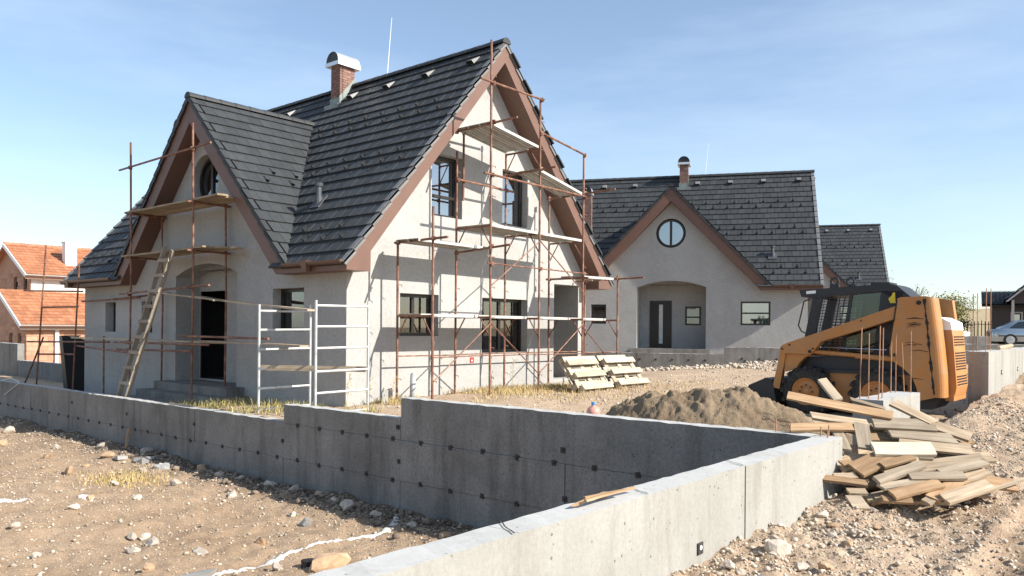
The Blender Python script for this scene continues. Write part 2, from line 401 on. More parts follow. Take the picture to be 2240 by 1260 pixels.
def house(name, M, label, detail, front, gable, glass='glass'):
    H = empty(name, M, label, 'house', 'dark roofed cottages')
    # --- walls
    rw = circle(XV + 0.02, 4.97, 0.60)
    arch = arc_rect(3.88, 6.66, -0.9, 2.76, 3.02)
    m = MB()
    # arch touches the wall foot, so it is cut into the outline
    out = [(0, -1.0), (3.88, -1.0)] + [(a, b) for a, b in reversed(arch[2:])] + [(6.66, -1.0), (HLW, -1.0), (HLW, 2.9), (8.75, 2.9), (XV, 6.5), (1.81, 2.9), (0, 2.9)]
    m.prism(out, FU, 0.0, 0.28, holes=[rect(*w[:4]) for w in front] + [rw], sides=False)
    m.prism([(0, -1.0), (HW, -1.0), (HW, 3.1), (HR, 7.78), (0, 3.1)], FV, 0.0, 0.28, holes=[rect(*w[:4]) for w in gable], sides=False)
    m.prism([(0, -1.0), (HW, -1.0), (HW, 3.1), (HR, 7.78), (0, 3.1)], FV, HLW - 0.28, HLW, sides=False)
    m.prism(rect(0, HLW, -1.0, 3.0), FU, HW - 0.28, HW, sides=False)
    # porch recess behind the arch
    PD = detail.get('porch_d', 1.3)
    for a in (3.88, 6.66): m.prism(rect(0.0, PD, -1.0, 2.76), lambda p, q, d, a=a: (p, a + d, q), -0.001, 0.001, sides=False, back=False)
    cp = arch[2:]
    for (a, b), (a2, b2) in zip(cp[:-1], cp[1:]): m.add([(0.0, a, b), (PD, a, b), (PD, a2, b2), (0.0, a2, b2)], [(0, 1, 2, 3)])
    m.prism(arch, FU, PD, PD + 0.01, holes=[rect(*w[:4]) for w in detail['porch']], sides=False, back=False)
    m.build('wall', MT['plaster'], H)
    MB().box((0.3, 0.3, 2.9), (HW - 0.3, HLW - 0.3, 3.05)).build('floor_slab', MT['inside'], H)
    MB().box((0.3, 0.3, -0.05), (HW - 0.3, HLW - 0.3, 0.2)).build('ground_slab', MT['inside'], H)
    mp = MB(); mp.box((3.4, 0.3, 0.2), (3.5, HLW - 0.3, 2.9)); mp.prism([(0.5, 3.05), (HW - 0.5, 3.05), (HR, 7.2)], FV, 3.2, 3.3); mp.build('partition', MT['inside'], H)
    # --- fascia boxes
    m = MB(); vp = [(-HE, 2.62), (0.15, 2.62), (0.15, 3.0), (HR, 7.53), (HW - 0.15, 3.0), (HW - 0.15, 2.62), (HW + HE, 2.62), (HW + HE, 2.74), (HR, 7.93), (-HE, 2.74)]
    m.prism(vp, FV, -HG, 0.0); m.build('verge_fascia', MT['fascia'], H)
    m = MB(); m.prism(vp, FV, HLW, HL); m.build('verge_fascia', MT['fascia'], H)
    hw = (6.78 - 2.74) / XS
    m = MB(); m.prism([(0, 2.62), (1.76, 2.62), (XV, 6.23), (8.80, 2.62), (HLW, 2.62), (HLW, 2.74), (XV + hw, 2.74), (XV, 6.78), (XV - hw, 2.74), (0, 2.74)], FU, -HE, 0.0); m.build('eave_fascia', MT['fascia'], H)
    m = MB(); m.box((HW, 0, 2.62), (HW + HE, HLW, 2.74)); m.build('eave_fascia', MT['fascia'], H)
    # --- roof deck, tiles
    m = MB()
    m.box((0.02, 0.03, -0.075), (HL + HG - 0.02, LM - 0.02, -0.02), SB)
    n = 42
    for r in range(n):                                     # front slope, left open below the cross gable
        y0, y1 = 0.03 + (LM - 0.05) * r / n, 0.03 + (LM - 0.05) * (r + 1) / n; zc = (SF @ Vector((0, (y0 + y1) / 2, 0))).z; hv = (XZ - zc) / XS - 0.12
        if hv <= 0: m.box((0.02, y0, -0.075), (HL + HG - 0.02, y1, -0.02), SF)
        else: m.box((0.02, y0, -0.075), (HL - XV - hv, y1, -0.02), SF); m.box((HL - XV + hv, y0, -0.075), (HL + HG - 0.02, y1, -0.02), SF)
    for S in (SXR, SXL):
        n = 17
        for r in range(n):
            y0, y1 = LX * r / n, LX * (r + 1) / n; zc = (S @ Vector((0, y0, 0))).z; ui = min(HR - 0.1, HR - (HZ - zc) / HS + 0.35)
            if S is SXR: m.box((0.02, y0 + 0.02, -0.075), (ui + HE, y1 + 0.02, -0.02), S)
            else: m.box((4.0 - ui, y0 + 0.02, -0.075), (4.0 + HE, y1 + 0.02, -0.02), S)
    m.build('roof_deck', MT['deck'], H)
    Mi = H.matrix_basis; cp_ = cam.matrix_world.translation
    vis = [t for t, f in ROOF_TILES if f]; vis.sort(key=lambda t: (Mi @ t.translation - cp_).length)
    nobj = detail['tiles']
    for t in vis[:nobj]: place('roof_tile', TILE_ME, H, t)
    rest = MB(); tv = [Vector(v.co) for v in TILE_ME.vertices]; tf = [tuple(p.vertices) for p in TILE_ME.polygons]
    for t in vis[nobj:] + [t for t, f in ROOF_TILES if not f]: rest.add([t @ v for v in tv], tf)
    me = bpy.data.meshes.new('roof_tiles'); me.from_pydata(rest.v, [], rest.f); me.materials.append(MT['tile']); me.update()
    tag(place('roof_tiles', me, H), kind='stuff')
    # ridge tiles
    n = int((HL + HG + 0.06) / 0.40)
    for i in range(n + 1): place('ridge_tile', RIDGE_ME, H, Matrix.Translation((HR, -HG - 0.05 + i * (HL + HG - 0.32) / n, HZ - 0.045)) @ Matrix.Rotation(0.012, 4, 'X'))
    n = 9
    for i in range(n): place('ridge_tile', RIDGE_ME, H, Matrix.Translation((-HE - 0.06 + i * 0.39, XV, XZ - 0.045)) @ Matrix.Rotation(-math.pi / 2, 4, 'Z') @ Matrix.Rotation(0.012, 4, 'X'))
    # verge tiles
    em = LM / NM; ex = LX / NX
    def verge_me(x0, x1, xs0, xs1, L, low): 
        q = MB(); q.add([(x0,0,0.005),(x1,0,0.005),(x1,L,-0.03),(x0,L,-0.03),(x0,0,0.05),(x1,0,0.05),(x1,L,0.02),(x0,L,0.02)], [(0,3,2,1),(4,5,6,7),(0,1,5,4),(1,2,6,5),(2,3,7,6),(3,0,4,7)])
        q.add([(xs0,0,-low),(xs1,0,-low),(xs1,L,-low-0.03),(xs0,L,-low-0.03),(xs0,0,0.045),(xs1,0,0.045),(xs1,L,0.015),(xs0,L,0.015)], [(0,3,2,1),(4,5,6,7),(0,1,5,4),(1,2,6,5),(2,3,7,6),(3,0,4,7)]); return q
    X = HL + HG
    vf = verge_me(X - 0.10, X + 0.03, X + 0.0, X + 0.03, em + 0.02, 0.045).mesh('verge_tile', MT['verge'])
    vl = verge_me(-0.03, 0.10, -0.03, 0.0, em + 0.02, 0.045).mesh('verge_tile', MT['verge'])
    vx = verge_me(-0.03, 0.09, -0.03, 0.0, ex + 0.02, 0.06).mesh('verge_tile', MT['tile'])  # cross gable verge in the darker tile colour, its shade painted in
    vxl = verge_me(4.0 + HE - 0.07, 4.0 + HE + 0.05, 4.0 + HE + 0.02, 4.0 + HE + 0.05, ex + 0.02, 0.06).mesh('verge_tile', MT['tile'])
    for r in range(NM):
        for S, me in ((SF, vf), (SF, vl), (SB, vl), (SB, vf)): place('verge_tile', me, H, S @ Matrix.Translation((0, r * em, 0)))
    for r in range(NX):
        place('verge_tile', vx, H, SXR @ Matrix.Translation((0, r * ex, 0))); place('verge_tile', vxl, H, SXL @ Matrix.Translation((0, r * ex, 0)))
    # snow guards
    spots = []
    for band in (14, 9, 2):
        for dr in (0, 1):
            for i in range(22):
                x = 0.35 + i * 0.6 + (0.3 if dr else 0.0); y = (band + dr) * em + 0.02
                p = SF @ Vector((x, y, 0))
                if 1.0 < p.y < 9.6 and cross_z(p.y) > p.z - 0.15: continue
                if x < HL + HG - 0.3: spots.append(SF @ Matrix.Translation((x, y, 0.0)))
    for r, x in ((9, 1.05), (9, 1.65), (9, 2.2), (8, 0.75), (8, 1.4), (8, 1.95)): spots.append(SXR @ Matrix.Translation((x, r * ex + 0.02, 0)))
    if detail['near']:
        for t in spots: place('snow_guard', GUARD_ME, H, t)
    else:
        q = MB(); gv = [Vector(v.co) for v in GUARD_ME.vertices]; gf = [tuple(p.vertices) for p in GUARD_ME.polygons]
        for t in spots: q.add([t @ v for v in gv], gf)
        tag(q.build('snow_guards', MT['guard'], H), kind='stuff')
    for v in (0.1, 1.57, 2.98, 4.4, 7.2, 8.6, 10.2, 11.6): place('roof_vent', VENT_ME, H, SF @ Matrix.Translation((HL - v, (NM - 2) * em - 0.03, 0)))
    # vent pipe
    pu, pv = detail.get('pipe', (0.62, 1.42)); pz = main_z(pu)
    m = MB(); m.tube((pu, pv, pz - 0.05), (pu, pv, pz + 0.16), 0.085, 12); m.tube((pu, pv, pz + 0.16), (pu, pv, pz + 0.40), 0.06, 12); m.tube((pu, pv, pz + 0.38), (pu, pv, pz + 0.45), 0.085, 12, 0.095)
    m.box((0.0, 0.0, 0.03), (0.34, 0.36, 0.05), SF @ Matrix.Translation((HL - pv - 0.17, (pu + 0.48) * math.sqrt(1 + HS * HS) - 0.15, 0))); m.build('vent_pipe', MT['dark_pipe'], H)
    # gutters
    def gutter(v0, v1):
        q = MB(); n = 8; u = -HE - 0.075; z = 2.80; vs = []
        for v in (v0, v1):
            for i in range(n + 1):
                a = math.pi + math.pi * i / n; vs.append((u + 0.07 * math.cos(a), v, z + 0.075 * math.sin(a)))
            for i in range(n + 1):
                a = math.pi + math.pi * i / n; vs.append((u + 0.064 * math.cos(a), v, z + 0.069 * math.sin(a)))
        k = 2 * (n + 1); fs = []
        for i in range(n): fs += [(i, i + 1, k + i + 1, k + i), (n + 1 + i, k + n + 1 + i, k + n + 2 + i, n + 2 + i)]
        fs += [(0, k, k + n + 1, n + 1), (n, n + n + 1, k + n + n + 1, k + n)]
        fs += [tuple(range(n + 1)), tuple(range(k, k + n + 1))]
        q.add(vs, fs); return q.build('gutter', MT['gutter'], H)
    g = gutter(-HG + 0.02, 1.36); gutter(9.2, HL - 0.02)
    for v in (0.62, 11.9):
        q = MB(); u = -HE - 0.075
        q.add([(u-0.085,v-0.11,2.83),(u+0.07,v-0.11,2.83),(u+0.07,v+0.11,2.83),(u-0.085,v+0.11,2.83),(u-0.045,v-0.055,2.62),(u+0.05,v-0.055,2.62),(u+0.05,v+0.055,2.62),(u-0.045,v+0.055,2.62)], [(0,1,2,3),(4,7,6,5),(0,4,5,1),(1,5,6,2),(2,6,7,3),(3,7,4,0)])
        q.build('rain_hopper', MT['gutter'], H)
    # chimneys
    def chimney(cu, cv, zt, bricks, du=0.25, dv=0.19, cap=0.12):
        zb = main_z(cu - du) - 0.3
        ch = MB().box((cu - du + 0.012, cv - dv + 0.012, zb), (cu + du - 0.012, cv + dv - 0.012, zt)).build('chimney', MT['mortar'], H)
        bh, bl = 0.068, 0.245; q = MB(); rg = random.Random(int(cu * 100)); nrow = int((zt - zb - 0.35) / bh)
        bm_ = MB().box((0, 0, 0), (bl - 0.008, 0.05, bh - 0.009)).mesh('brick', MT['brick']); hb = MB().box((0, 0, 0), (bl * 0.5 - 0.008, 0.05, bh - 0.009)).mesh('brick', MT['brick'])
        for r in range(nrow):
            z = zt - (r + 1) * bh
            for face, ln in (('v', 2 * du), ('u', 2 * dv)):
                x = 0.0
                if (r % 2) ^ (face == 'u'): seq = [0.5]
                else: seq = []
                while True:
                    w = seq.pop(0) if seq else 1.0
                    if x + w * bl > ln + 0.01: w = 0.5
                    if x + w * bl > ln + 0.03: break
                    dd = rg.uniform(-0.003, 0.003)
                    T = Matrix.Translation((cu - du + x + 0.004, cv - dv + dd, z)) if face == 'v' else Matrix.Translation((cu - du + dd, cv + dv - x - 0.004, z)) @ Matrix.Rotation(-math.pi / 2, 4, 'Z')
                    me = bm_ if w == 1.0 else hb
                    if bricks: place('brick', me, ch, T)
                    else: q.add([T @ v.co for v in me.vertices], [tuple(p.vertices) for p in me.polygons])
                    x += w * bl
        if not bricks: tag(q.build('bricks', MT['brick'], ch), kind='stuff')
        # flashing
        z1 = main_z(cu - du); z2 = main_z(cu + du) if cu + du < HR else HZ
        f = MB(); f.add([(cu-du-0.02,cv-dv-0.012,z1-0.1),(cu+du+0.02,cv-dv-0.012,z2-0.1),(cu+du+0.02,cv-dv-0.012,z2+0.22),(cu+du-0.02,cv-dv-0.012,z2+0.22),(cu-du-0.02,cv-dv-0.012,z1+0.22)], [(0,1,2,3,4)])
        f.add([(cu-du-0.012,cv-dv-0.02,z1-0.1),(cu-du-0.012,cv+dv+0.02,z1-0.1),(cu-du-0.012,cv+dv+0.02,z1+0.2),(cu-du-0.012,cv-dv-0.02,z1+0.2)], [(0,1,2,3)])
        f.box((cu - du - 0.14, cv - dv - 0.1, z1 - 0.15), (cu - du + 0.0, cv + dv + 0.1, z1 + 0.0), None)
        f.build('flashing', MT['lead'], ch)
        c = MB(); a, b, h = du + cap, dv + cap * 0.75, 0.1
        c.prism(rect(cv - b, cv + b, zt, zt + h), FU, cu - a, cu + a)
        pts = [(cv - b * 0.93 * math.cos(math.pi * i / 12), zt + h + 0.27 * math.sin(math.pi * i / 12)) for i in range(13)]
        c.mi = 0
        vs = [(cu - a * 0.97, p, q_) for p, q_ in pts] + [(cu + a * 0.97, p, q_) for p, q_ in pts]
        c.add(vs, [(i, i + 1, 14 + i, 13 + i) for i in range(12)])
        inn = [(cu - a * 0.97, cv + (p - cv) * 0.95, zt + h + (q_ - zt - h) * 0.95) for p, q_ in pts]
        c.mi = 1; c.add([(cu - a * 0.9, p[1], p[2]) for p in inn], [tuple(range(13))]); c.add([(cu + a * 0.9, p[1], p[2]) for p in inn], [tuple(range(13))])
        c.build('chimney_cap', [MT['zinc'], MT['black_plastic']], ch)
    chimney(3.72, 5.0, 8.45, detail['near'])
    chimney(1.42, 9.0, 6.88, False, 0.2, 0.17, 0.07)
    # lightning rod
    m = MB(); v = detail.get('rod', 3.6); m.tube((HR, v, HZ), (HR + 0.02, v - 0.14, HZ + 1.5), 0.012, 6, 0.006); m.build('lightning_rod', MT['white'], H)
    # windows
    for w in front: window(H, FU, *w[:4], w[4], **w[5])
    for w in gable:
        if w[5] is not None: window(H, FV, *w[:4], w[4], **w[5])
    round_window(H, FU, XV + 0.02, 4.97, 0.56, detail.get('round_d', 0.16), detail.get('round_glass', 'glass'))
    return H
# ------------------------------------------------------------ three cottages
FRONT = [(1.37, 2.48, 1.47, 2.36, 0.20, dict(trans=(1.93,), glass='glass'))]
h1_front = FRONT + [(7.88, 8.47, 1.38, 2.19, 0.22, dict()), (10.0, 10.65, 1.38, 2.19, 0.22, dict())]
h1_gable = [(1.35, 2.45, 1.39, 2.27, 0.16, dict(mull=(1.86,))), (3.83, 5.46, 1.0, 2.26, 0.2, dict(mull=(4.66,))),
            (2.22, 3.15, 3.96, 5.30, 0.18, dict(trans=(4.42,), glass='glass_mirror')), (4.5, 5.43, 4.0, 5.30, 0.18, dict(glass='glass_mirror')),
            (6.52, 7.57, 0.3, 2.70, 0.0, None)]
H1 = house('cottage', SITE, 'nearest grey plastered cottage with a tall scaffold along its sunlit gable', dict(tiles=300, near=True, porch=[(5.42, 6.62, 0.26, 2.42)], porch_d=0.62, rod=3.5, pipe=(0.745, 1.93)), h1_front, h1_gable)
# the side porch in the gable and the unfinished entrance
m = MB(); m.box((6.52, 1.5, 0.0), (7.63, 1.52, 2.75)); m.add([(6.52,0.28,0.0),(6.52,1.5,0.0),(6.52,1.5,2.72),(6.52,0.28,2.72)], [(0,1,2,3)]); m.add([(7.57,0.28,0.0),(7.57,1.5,0.0),(7.57,1.5,2.72),(7.57,0.28,2.72)], [(0,1,2,3)])
m.box((6.5, 0.28, 2.70), (7.63, 1.5, 2.76)); m.box((6.5, 0.02, 0.0), (7.6, 1.5, 0.27)); m.build('side_porch', MT['plaster'], H1)
m = MB(); m.prism(rect(6.56, 6.92, 0.3, 2.3), FV, 1.44, 1.5); m.build('door', MT['frame'], H1)
m = MB(); m.box((0.66, 5.2, 0.2), (3.38, 5.22, 2.9)); m.box((0.66, 7.6, 0.2), (3.38, 7.62, 2.9)); m.box((3.36, 5.2, 0.2), (3.38, 7.6, 2.9)); m.box((0.66, 5.2, 2.86), (3.38, 7.6, 2.88)); m.box((0.66, 6.64, 0.2), (0.68, 7.6, 2.9)); m.build('hall_shade_lining', MT['dark_inside'], H1)
m = MB()
for k, (du, zt) in enumerate(((0.42, 0.22), (0.80, 0.04), (1.15, -0.12))): m.box((-du, 3.55 - 0.2 * k, -0.6), (0.0 + 0.0 * k if k else 0.62, 6.9 + 0.1 * k, zt))
m.build('entrance_step', MT['concrete'], H1)
m = MB(); m.box((3.44, -0.012, 0.79), (3.56, 0.0, 0.91)); m.mi = 1; m.tube((3.49, -0.013, 0.84), (3.49, -0.018, 0.84), 0.02, 8); m.build('junction_box', [simple('red plastic box', (0.42, 0.05, 0.03), 0.5), MT['white']], H1)
# open sash behind the ground floor window and the tilted upper sash
w = [o for o in H1.children if o.name.startswith('window')]
m = MB(); m.prism(rect(0, 0.5, 1.46, 2.2), lambda a, b, d: (1.90 + a * 0.35, 0.26 + a * 0.9 + d * 0.3, b), 0.0, 0.05, holes=[rect(0.07, 0.43, 1.53, 2.13)]); m.build('open_sash', MT['frame_red'], H1)
m = MB(); m.prism(rect(4.58, 5.34, 4.08, 5.22), lambda a, b, d: (a, 0.23 + d + (b - 4.08) * 0.17, b), 0.0, 0.05, holes=[rect(4.67, 5.25, 4.17, 5.13)]); m.build('tilted_sash', MT['frame'], H1)

TH2 = math.radians(90 - 15.4)
M2 = Matrix.Translation((11.60, 31.22, 0.55)) @ Matrix.Rotation(TH2, 4, 'Z')
h2_front = FRONT[:0] + [(1.39, 2.53, 1.22, 2.17, 0.05, dict(trans=(1.70,), glass='glass_mirror')), (7.94, 8.58, 1.24, 2.05, 0.06, dict()), (10.0, 10.65, 1.24, 2.05, 0.06, dict())]
H2 = house('cottage', M2, 'second grey cottage with a blue round window above its arched porch', dict(tiles=300, near=False, porch=[(5.33, 6.25, 0.25, 2.24), (4.12, 4.77, 1.21, 2.0)], rod=4.08, round_d=0.05, round_glass='glass_mirror', pipe=(0.58, 1.3)), h2_front, [])
m = MB(); m.prism(rect(5.33, 6.25, 0.25, 2.24), FU, 1.26, 1.34); m.mi = 1; m.prism(rect(5.70, 5.86, 0.42, 2.08), FU, 1.252, 1.262); m.build('door', [MT['frame'], simple('frosted door glass', (0.55, 0.56, 0.54), 0.35)], H2)
window(H2, FU, 4.12, 4.77, 1.21, 2.0, 1.28, trans=(1.55,), glass='glass')
MB().box((-0.3, 3.7, -0.9), (1.3, 6.9, 0.24)).build('porch_floor', MT['concrete'], H2)
M3 = Matrix.Translation((24.2, 52.2, 1.05)) @ Matrix.Rotation(TH2, 4, 'Z')
H3 = house('cottage', M3, 'farthest dark roofed cottage, half hidden behind the second one', dict(tiles=0, near=False, porch=[(5.33, 6.25, 0.25, 2.24)], pipe=(0.58, 1.3)), h2_front[:2], [])
MB().prism(rect(5.33, 6.25, 0.25, 2.24), FU, 1.26, 1.34).build('door', MT['frame'], H3)
MB().box((-0.3, 3.7, -0.9), (1.3, 6.9, 0.24)).build('porch_floor', MT['concrete'], H3)
# ------------------------------------------------------------ ground
def yard_z(u, v):
    z = 0.02 + 0.16 * np.clip((u + 1.5) / 3.5, 0, 1) * np.clip((1.5 - v) / 2.5, 0, 1) - 0.035 * np.clip(v, 0, 16)
    z = z + 0.02 * np.clip(u - 6, 0, 34) 
    return z
def street_z(u, v):
    return 0.05 + 0.062 * np.clip(u + 1.0, -1, 12) + 0.02 * np.clip(-9.76 - v, 0, 0.9) * 0 - 0.10 * np.clip((-10.2 - v) / 1.5, 0, 1) + 0.0 * u
def pit_z(u, v): return -1.05 + 0.0 * u
def mat_dirt(name, a, b, c, pebble, scl, foot_tone=None):
    m, nt, bs = new_mat(name); co = pos_co(nt)
    col = ramp(nt, noise(nt, co, 0.55, 6, 0.6), [(0.3, a), (0.7, b)])
    col = mix(nt, ramp(nt, noise(nt, co, 2.7, 6, 0.7), [(0.45, 0.0), (0.7, 0.6)]), col, c)
    if foot_tone:                                               # darker earth mixed in towards the wall foot, edge broken by noise
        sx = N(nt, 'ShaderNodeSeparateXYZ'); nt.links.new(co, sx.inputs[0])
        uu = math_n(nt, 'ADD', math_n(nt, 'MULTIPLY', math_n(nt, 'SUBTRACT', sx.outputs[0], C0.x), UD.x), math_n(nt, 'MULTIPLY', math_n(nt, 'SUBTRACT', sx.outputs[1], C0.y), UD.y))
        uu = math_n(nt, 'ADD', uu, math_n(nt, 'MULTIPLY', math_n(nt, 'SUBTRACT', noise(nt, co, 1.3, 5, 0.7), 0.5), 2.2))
        col = mix(nt, ramp(nt, math_n(nt, 'ADD', math_n(nt, 'MULTIPLY', uu, 0.25), 1.15), [(0.40, 0.0), (0.62, 0.8)]), col, foot_tone)
    vo = N(nt, 'ShaderNodeTexVoronoi'); vo.inputs['Scale'].default_value = scl; nt.links.new(co, vo.inputs['Vector'])
    gate = ramp(nt, noise(nt, co, 3.0, 4), [(0.45, 0.0), (0.62, 1.0)])
    pb = math_n(nt, 'MULTIPLY', ramp(nt, vo.outputs['Distance'], [(0.16, 1.0), (0.32, 0.0)]), gate)
    sel = ramp(nt, vo.outputs['Color'], [(0.45, 0.0), (0.55, 1.0)])
    pb = math_n(nt, 'MULTIPLY', pb, sel)
    col = mix(nt, math_n(nt, 'MULTIPLY', pb, 0.85), col, pebble)
    col = mix(nt, 1.0, col, ramp(nt, noise(nt, co, 45, 5, 0.7), [(0.25, 0.60), (0.75, 1.28)]), 'MULTIPLY')
    nt.links.new(col, bs.inputs['Base Color']); bs.inputs['Roughness'].default_value = 0.97; bs.inputs['Specular IOR Level'].default_value = 0.1
    h = math_n(nt, 'ADD', math_n(nt, 'MULTIPLY', noise(nt, co, 30, 6, 0.7), 1.0), math_n(nt, 'MULTIPLY', pb, 0.8)); bump(nt, bs, h, 0.9, 0.022)
    return m
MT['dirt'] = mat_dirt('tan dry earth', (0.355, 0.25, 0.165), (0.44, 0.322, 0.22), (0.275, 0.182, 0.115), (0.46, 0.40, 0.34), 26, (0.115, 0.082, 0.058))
MT['dirt_yard'] = mat_dirt('pale trodden earth', (0.42, 0.31, 0.215), (0.50, 0.385, 0.28), (0.36, 0.25, 0.165), (0.50, 0.44, 0.38), 20)
MT['dirt_street'] = mat_dirt('stony brown earth', (0.39, 0.285, 0.20), (0.48, 0.37, 0.27), (0.27, 0.18, 0.12), (0.50, 0.46, 0.42), 24)
def axis(lo, hi, c, d0, grow):
    a = [c]; d = d0
    while a[-1] < hi: a.append(a[-1] + d); d *= grow
    b = [c]; d = d0
    while b[-1] > lo: b.append(b[-1] - d); d *= grow
    a[-1] = hi; b[-1] = lo
    return np.array(b[::-1][:-1] + a)
def sheet(name, us, vs, zf, mat, hole=None):
    UU, VV = np.meshgrid(us, vs, indexing='ij'); ZZ = zf(UU, VV)
    X = C0.x + UU * UD.x + VV * VD.x; Y = C0.y + UU * UD.y + VV * VD.y
    n, k = len(us), len(vs); co = np.stack([X, Y, ZZ], -1).reshape(-1, 3)
    idx = np.arange(n * k).reshape(n, k); q = np.stack([idx[:-1, :-1], idx[1:, :-1], idx[1:, 1:], idx[:-1, 1:]], -1).reshape(-1, 4)
    me = bpy.data.meshes.new(name); me.vertices.add(len(co)); me.vertices.foreach_set('co', co.ravel())
    me.loops.add(q.size); me.loops.foreach_set('vertex_index', q.ravel()); me.polygons.add(len(q)); me.polygons.foreach_set('loop_start', np.arange(len(q)) * 4)
    me.polygons.foreach_set('use_smooth', np.ones(len(q), bool)); me.materials.append(mat); me.update(calc_edges=True); me.validate()
    o = place(name, me); tag(o, kind='structure'); return o
def pit_h(u, v):
    edge = np.clip((u + 3.2) / 1.2, 0, 1)                      # spoil banked against the wall foot
    z = pit_z(u, v) + 0.10 * fbm(u * 0.45, v * 0.45, 3) + 0.05 * fbm(u * 1.9, v * 1.9, 4, 0.6) + 0.038 * fbm(u * 8, v * 8, 3, 0.75)
    z = z + edge * (0.08 + 0.10 * fbm(u * 1.1 + 5, v * 1.1, 3))
    z = z + 0.22 * np.exp(-(((u + 3.1) / 0.75) ** 2 + ((v + 8.6) / 0.9) ** 2))
    return z
def street_h(u, v):
    z = street_z(u, v) + 0.08 * fbm(u * 0.6, v * 0.6, 3) + 0.055 * fbm(u * 2.3, v * 2.3, 4, 0.62) + 0.045 * fbm(u * 9, v * 9, 3, 0.75)
    for vc, w in ((-11.35, 0.16), (-12.6, 0.17)):                 # wheel ruts with tread bars
        d = (v + 0.10 * np.sin(u * 0.5) - vc) / w; g = np.exp(-d ** 4)
        z = z + g * (-0.035 + 0.014 * np.sign(np.sin((u + 0.12 * np.abs(d)) * 2 * math.pi / 0.16)) - 0.6 * 0.045 * fbm(u * 9, v * 9, 3, 0.75)) + 0.03 * np.exp(-(np.abs(d) - 1.35) ** 2 / 0.12)
    z = z + 0.10 * np.exp(-((v + 9.9) / 0.45) ** 2) * (0.6 + 1.2 * vnoise(u * 1.3, v * 0.4))
    return z
def yard_h(u, v):
    return yard_z(u, v) + 0.05 * fbm(u * 0.5, v * 0.5, 3) + 0.03 * fbm(u * 2.1, v * 2.1, 4, 0.6) + 0.02 * fbm(u * 8, v * 8, 2, 0.7)
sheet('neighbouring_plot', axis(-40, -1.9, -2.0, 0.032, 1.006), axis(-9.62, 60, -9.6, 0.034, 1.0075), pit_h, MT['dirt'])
def street_all(u, v): return street_h(u, v)
sheet('street', axis(-40, 60, -3.0, 0.03, 1.009), axis(-40, -9.70, -9.71, 0.028, 1.012), street_all, MT['dirt_street'])
sheet('yard', axis(-1.9, 60, -1.85, 0.06, 1.008), axis(-9.72, 60, -9.7, 0.055, 1.01), yard_h, MT['dirt_yard'])
# the land beyond, out to the horizon, with a dry hill
def far_h(u, v):
    X = C0.x + u * UD.x + v * VD.x; Y = C0.y + u * UD.y + v * VD.y
    r = np.sqrt(X * X + Y * Y)
    hill = 7.5 * np.exp(-(((X - 118) / 85) ** 2 + ((Y - 150) / 70) ** 2)) + 2.5 * fbm(X * 0.012, Y * 0.012, 3) * np.clip((r - 70) / 80, 0, 1)
    return -1.75 + 2.0 * np.clip((X - 14) / 40, 0, 1) * np.clip((Y - 10) / 25, 0, 1) + hill
MT['dry_grass_land'] = mat_dirt('dry grass land', (0.36, 0.28, 0.17), (0.46, 0.37, 0.235), (0.25, 0.22, 0.12), (0.45, 0.4, 0.3), 6)
sheet('ground', axis(-1500, 1500, 0, 1.5, 1.07), axis(-1500, 1500, 0, 1.5, 1.07), far_h, MT['dry_grass_land'])
# ------------------------------------------------------------ concrete boundary walls (all in plot axes)
TIE_ME = None
def wall_block(parent, name, along, c0, c1, t0, t1, z0, z1, mat, step=0.12, jit=0.006, seed=1):
    """a cast block: 'u' or 'v' run from c0 to c1, thickness t0..t1, slightly ragged top edges"""
    rg = random.Random(seed); n = max(2, int(abs(c1 - c0) / step)); m = MB(); vs = []
    for i in range(n + 1):
        c = c0 + (c1 - c0) * i / n
        e = 0 if i in (0, n) else 1
        for t, z in ((t0, z0), (t1, z0), (t1, z1), (t0, z1)):
            dz = rg.uniform(-jit, jit) * e if z == z1 else 0
            dt = rg.uniform(-jit, jit) * 0.6 * e if z == z1 else 0
            vs.append(((c, t + dt, z + dz) if along == 'u' else (t + dt, c, z + dz)))
    fs = []
    for i in range(n):
        a = 4 * i; b = a + 4
        for k in range(4): fs.append((a + k, a + (k + 1) % 4, b + (k + 1) % 4, b + k))
    fs += [(0, 1, 2, 3), (4 * n, 4 * n + 3, 4 * n + 2, 4 * n + 1)]
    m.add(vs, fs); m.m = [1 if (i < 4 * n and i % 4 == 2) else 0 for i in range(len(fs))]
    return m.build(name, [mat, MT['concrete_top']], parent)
MT['tie'] = simple('rusty dark form tie', (0.035, 0.03, 0.028), 0.7, 0.4, 30)
def tie_mesh():
    m = MB(); m.box((-0.006, -0.032, -0.032), (0.01, 0.032, 0.032)); m.tube((-0.02, 0, 0), (0, 0, 0), 0.012, 8); return m.mesh('form_tie', MT['tie'])
TIE_ME = tie_mesh()
LW = empty('concrete_wall', SITE, 'long stepped raw concrete wall in shade with rows of form ties', 'wall')
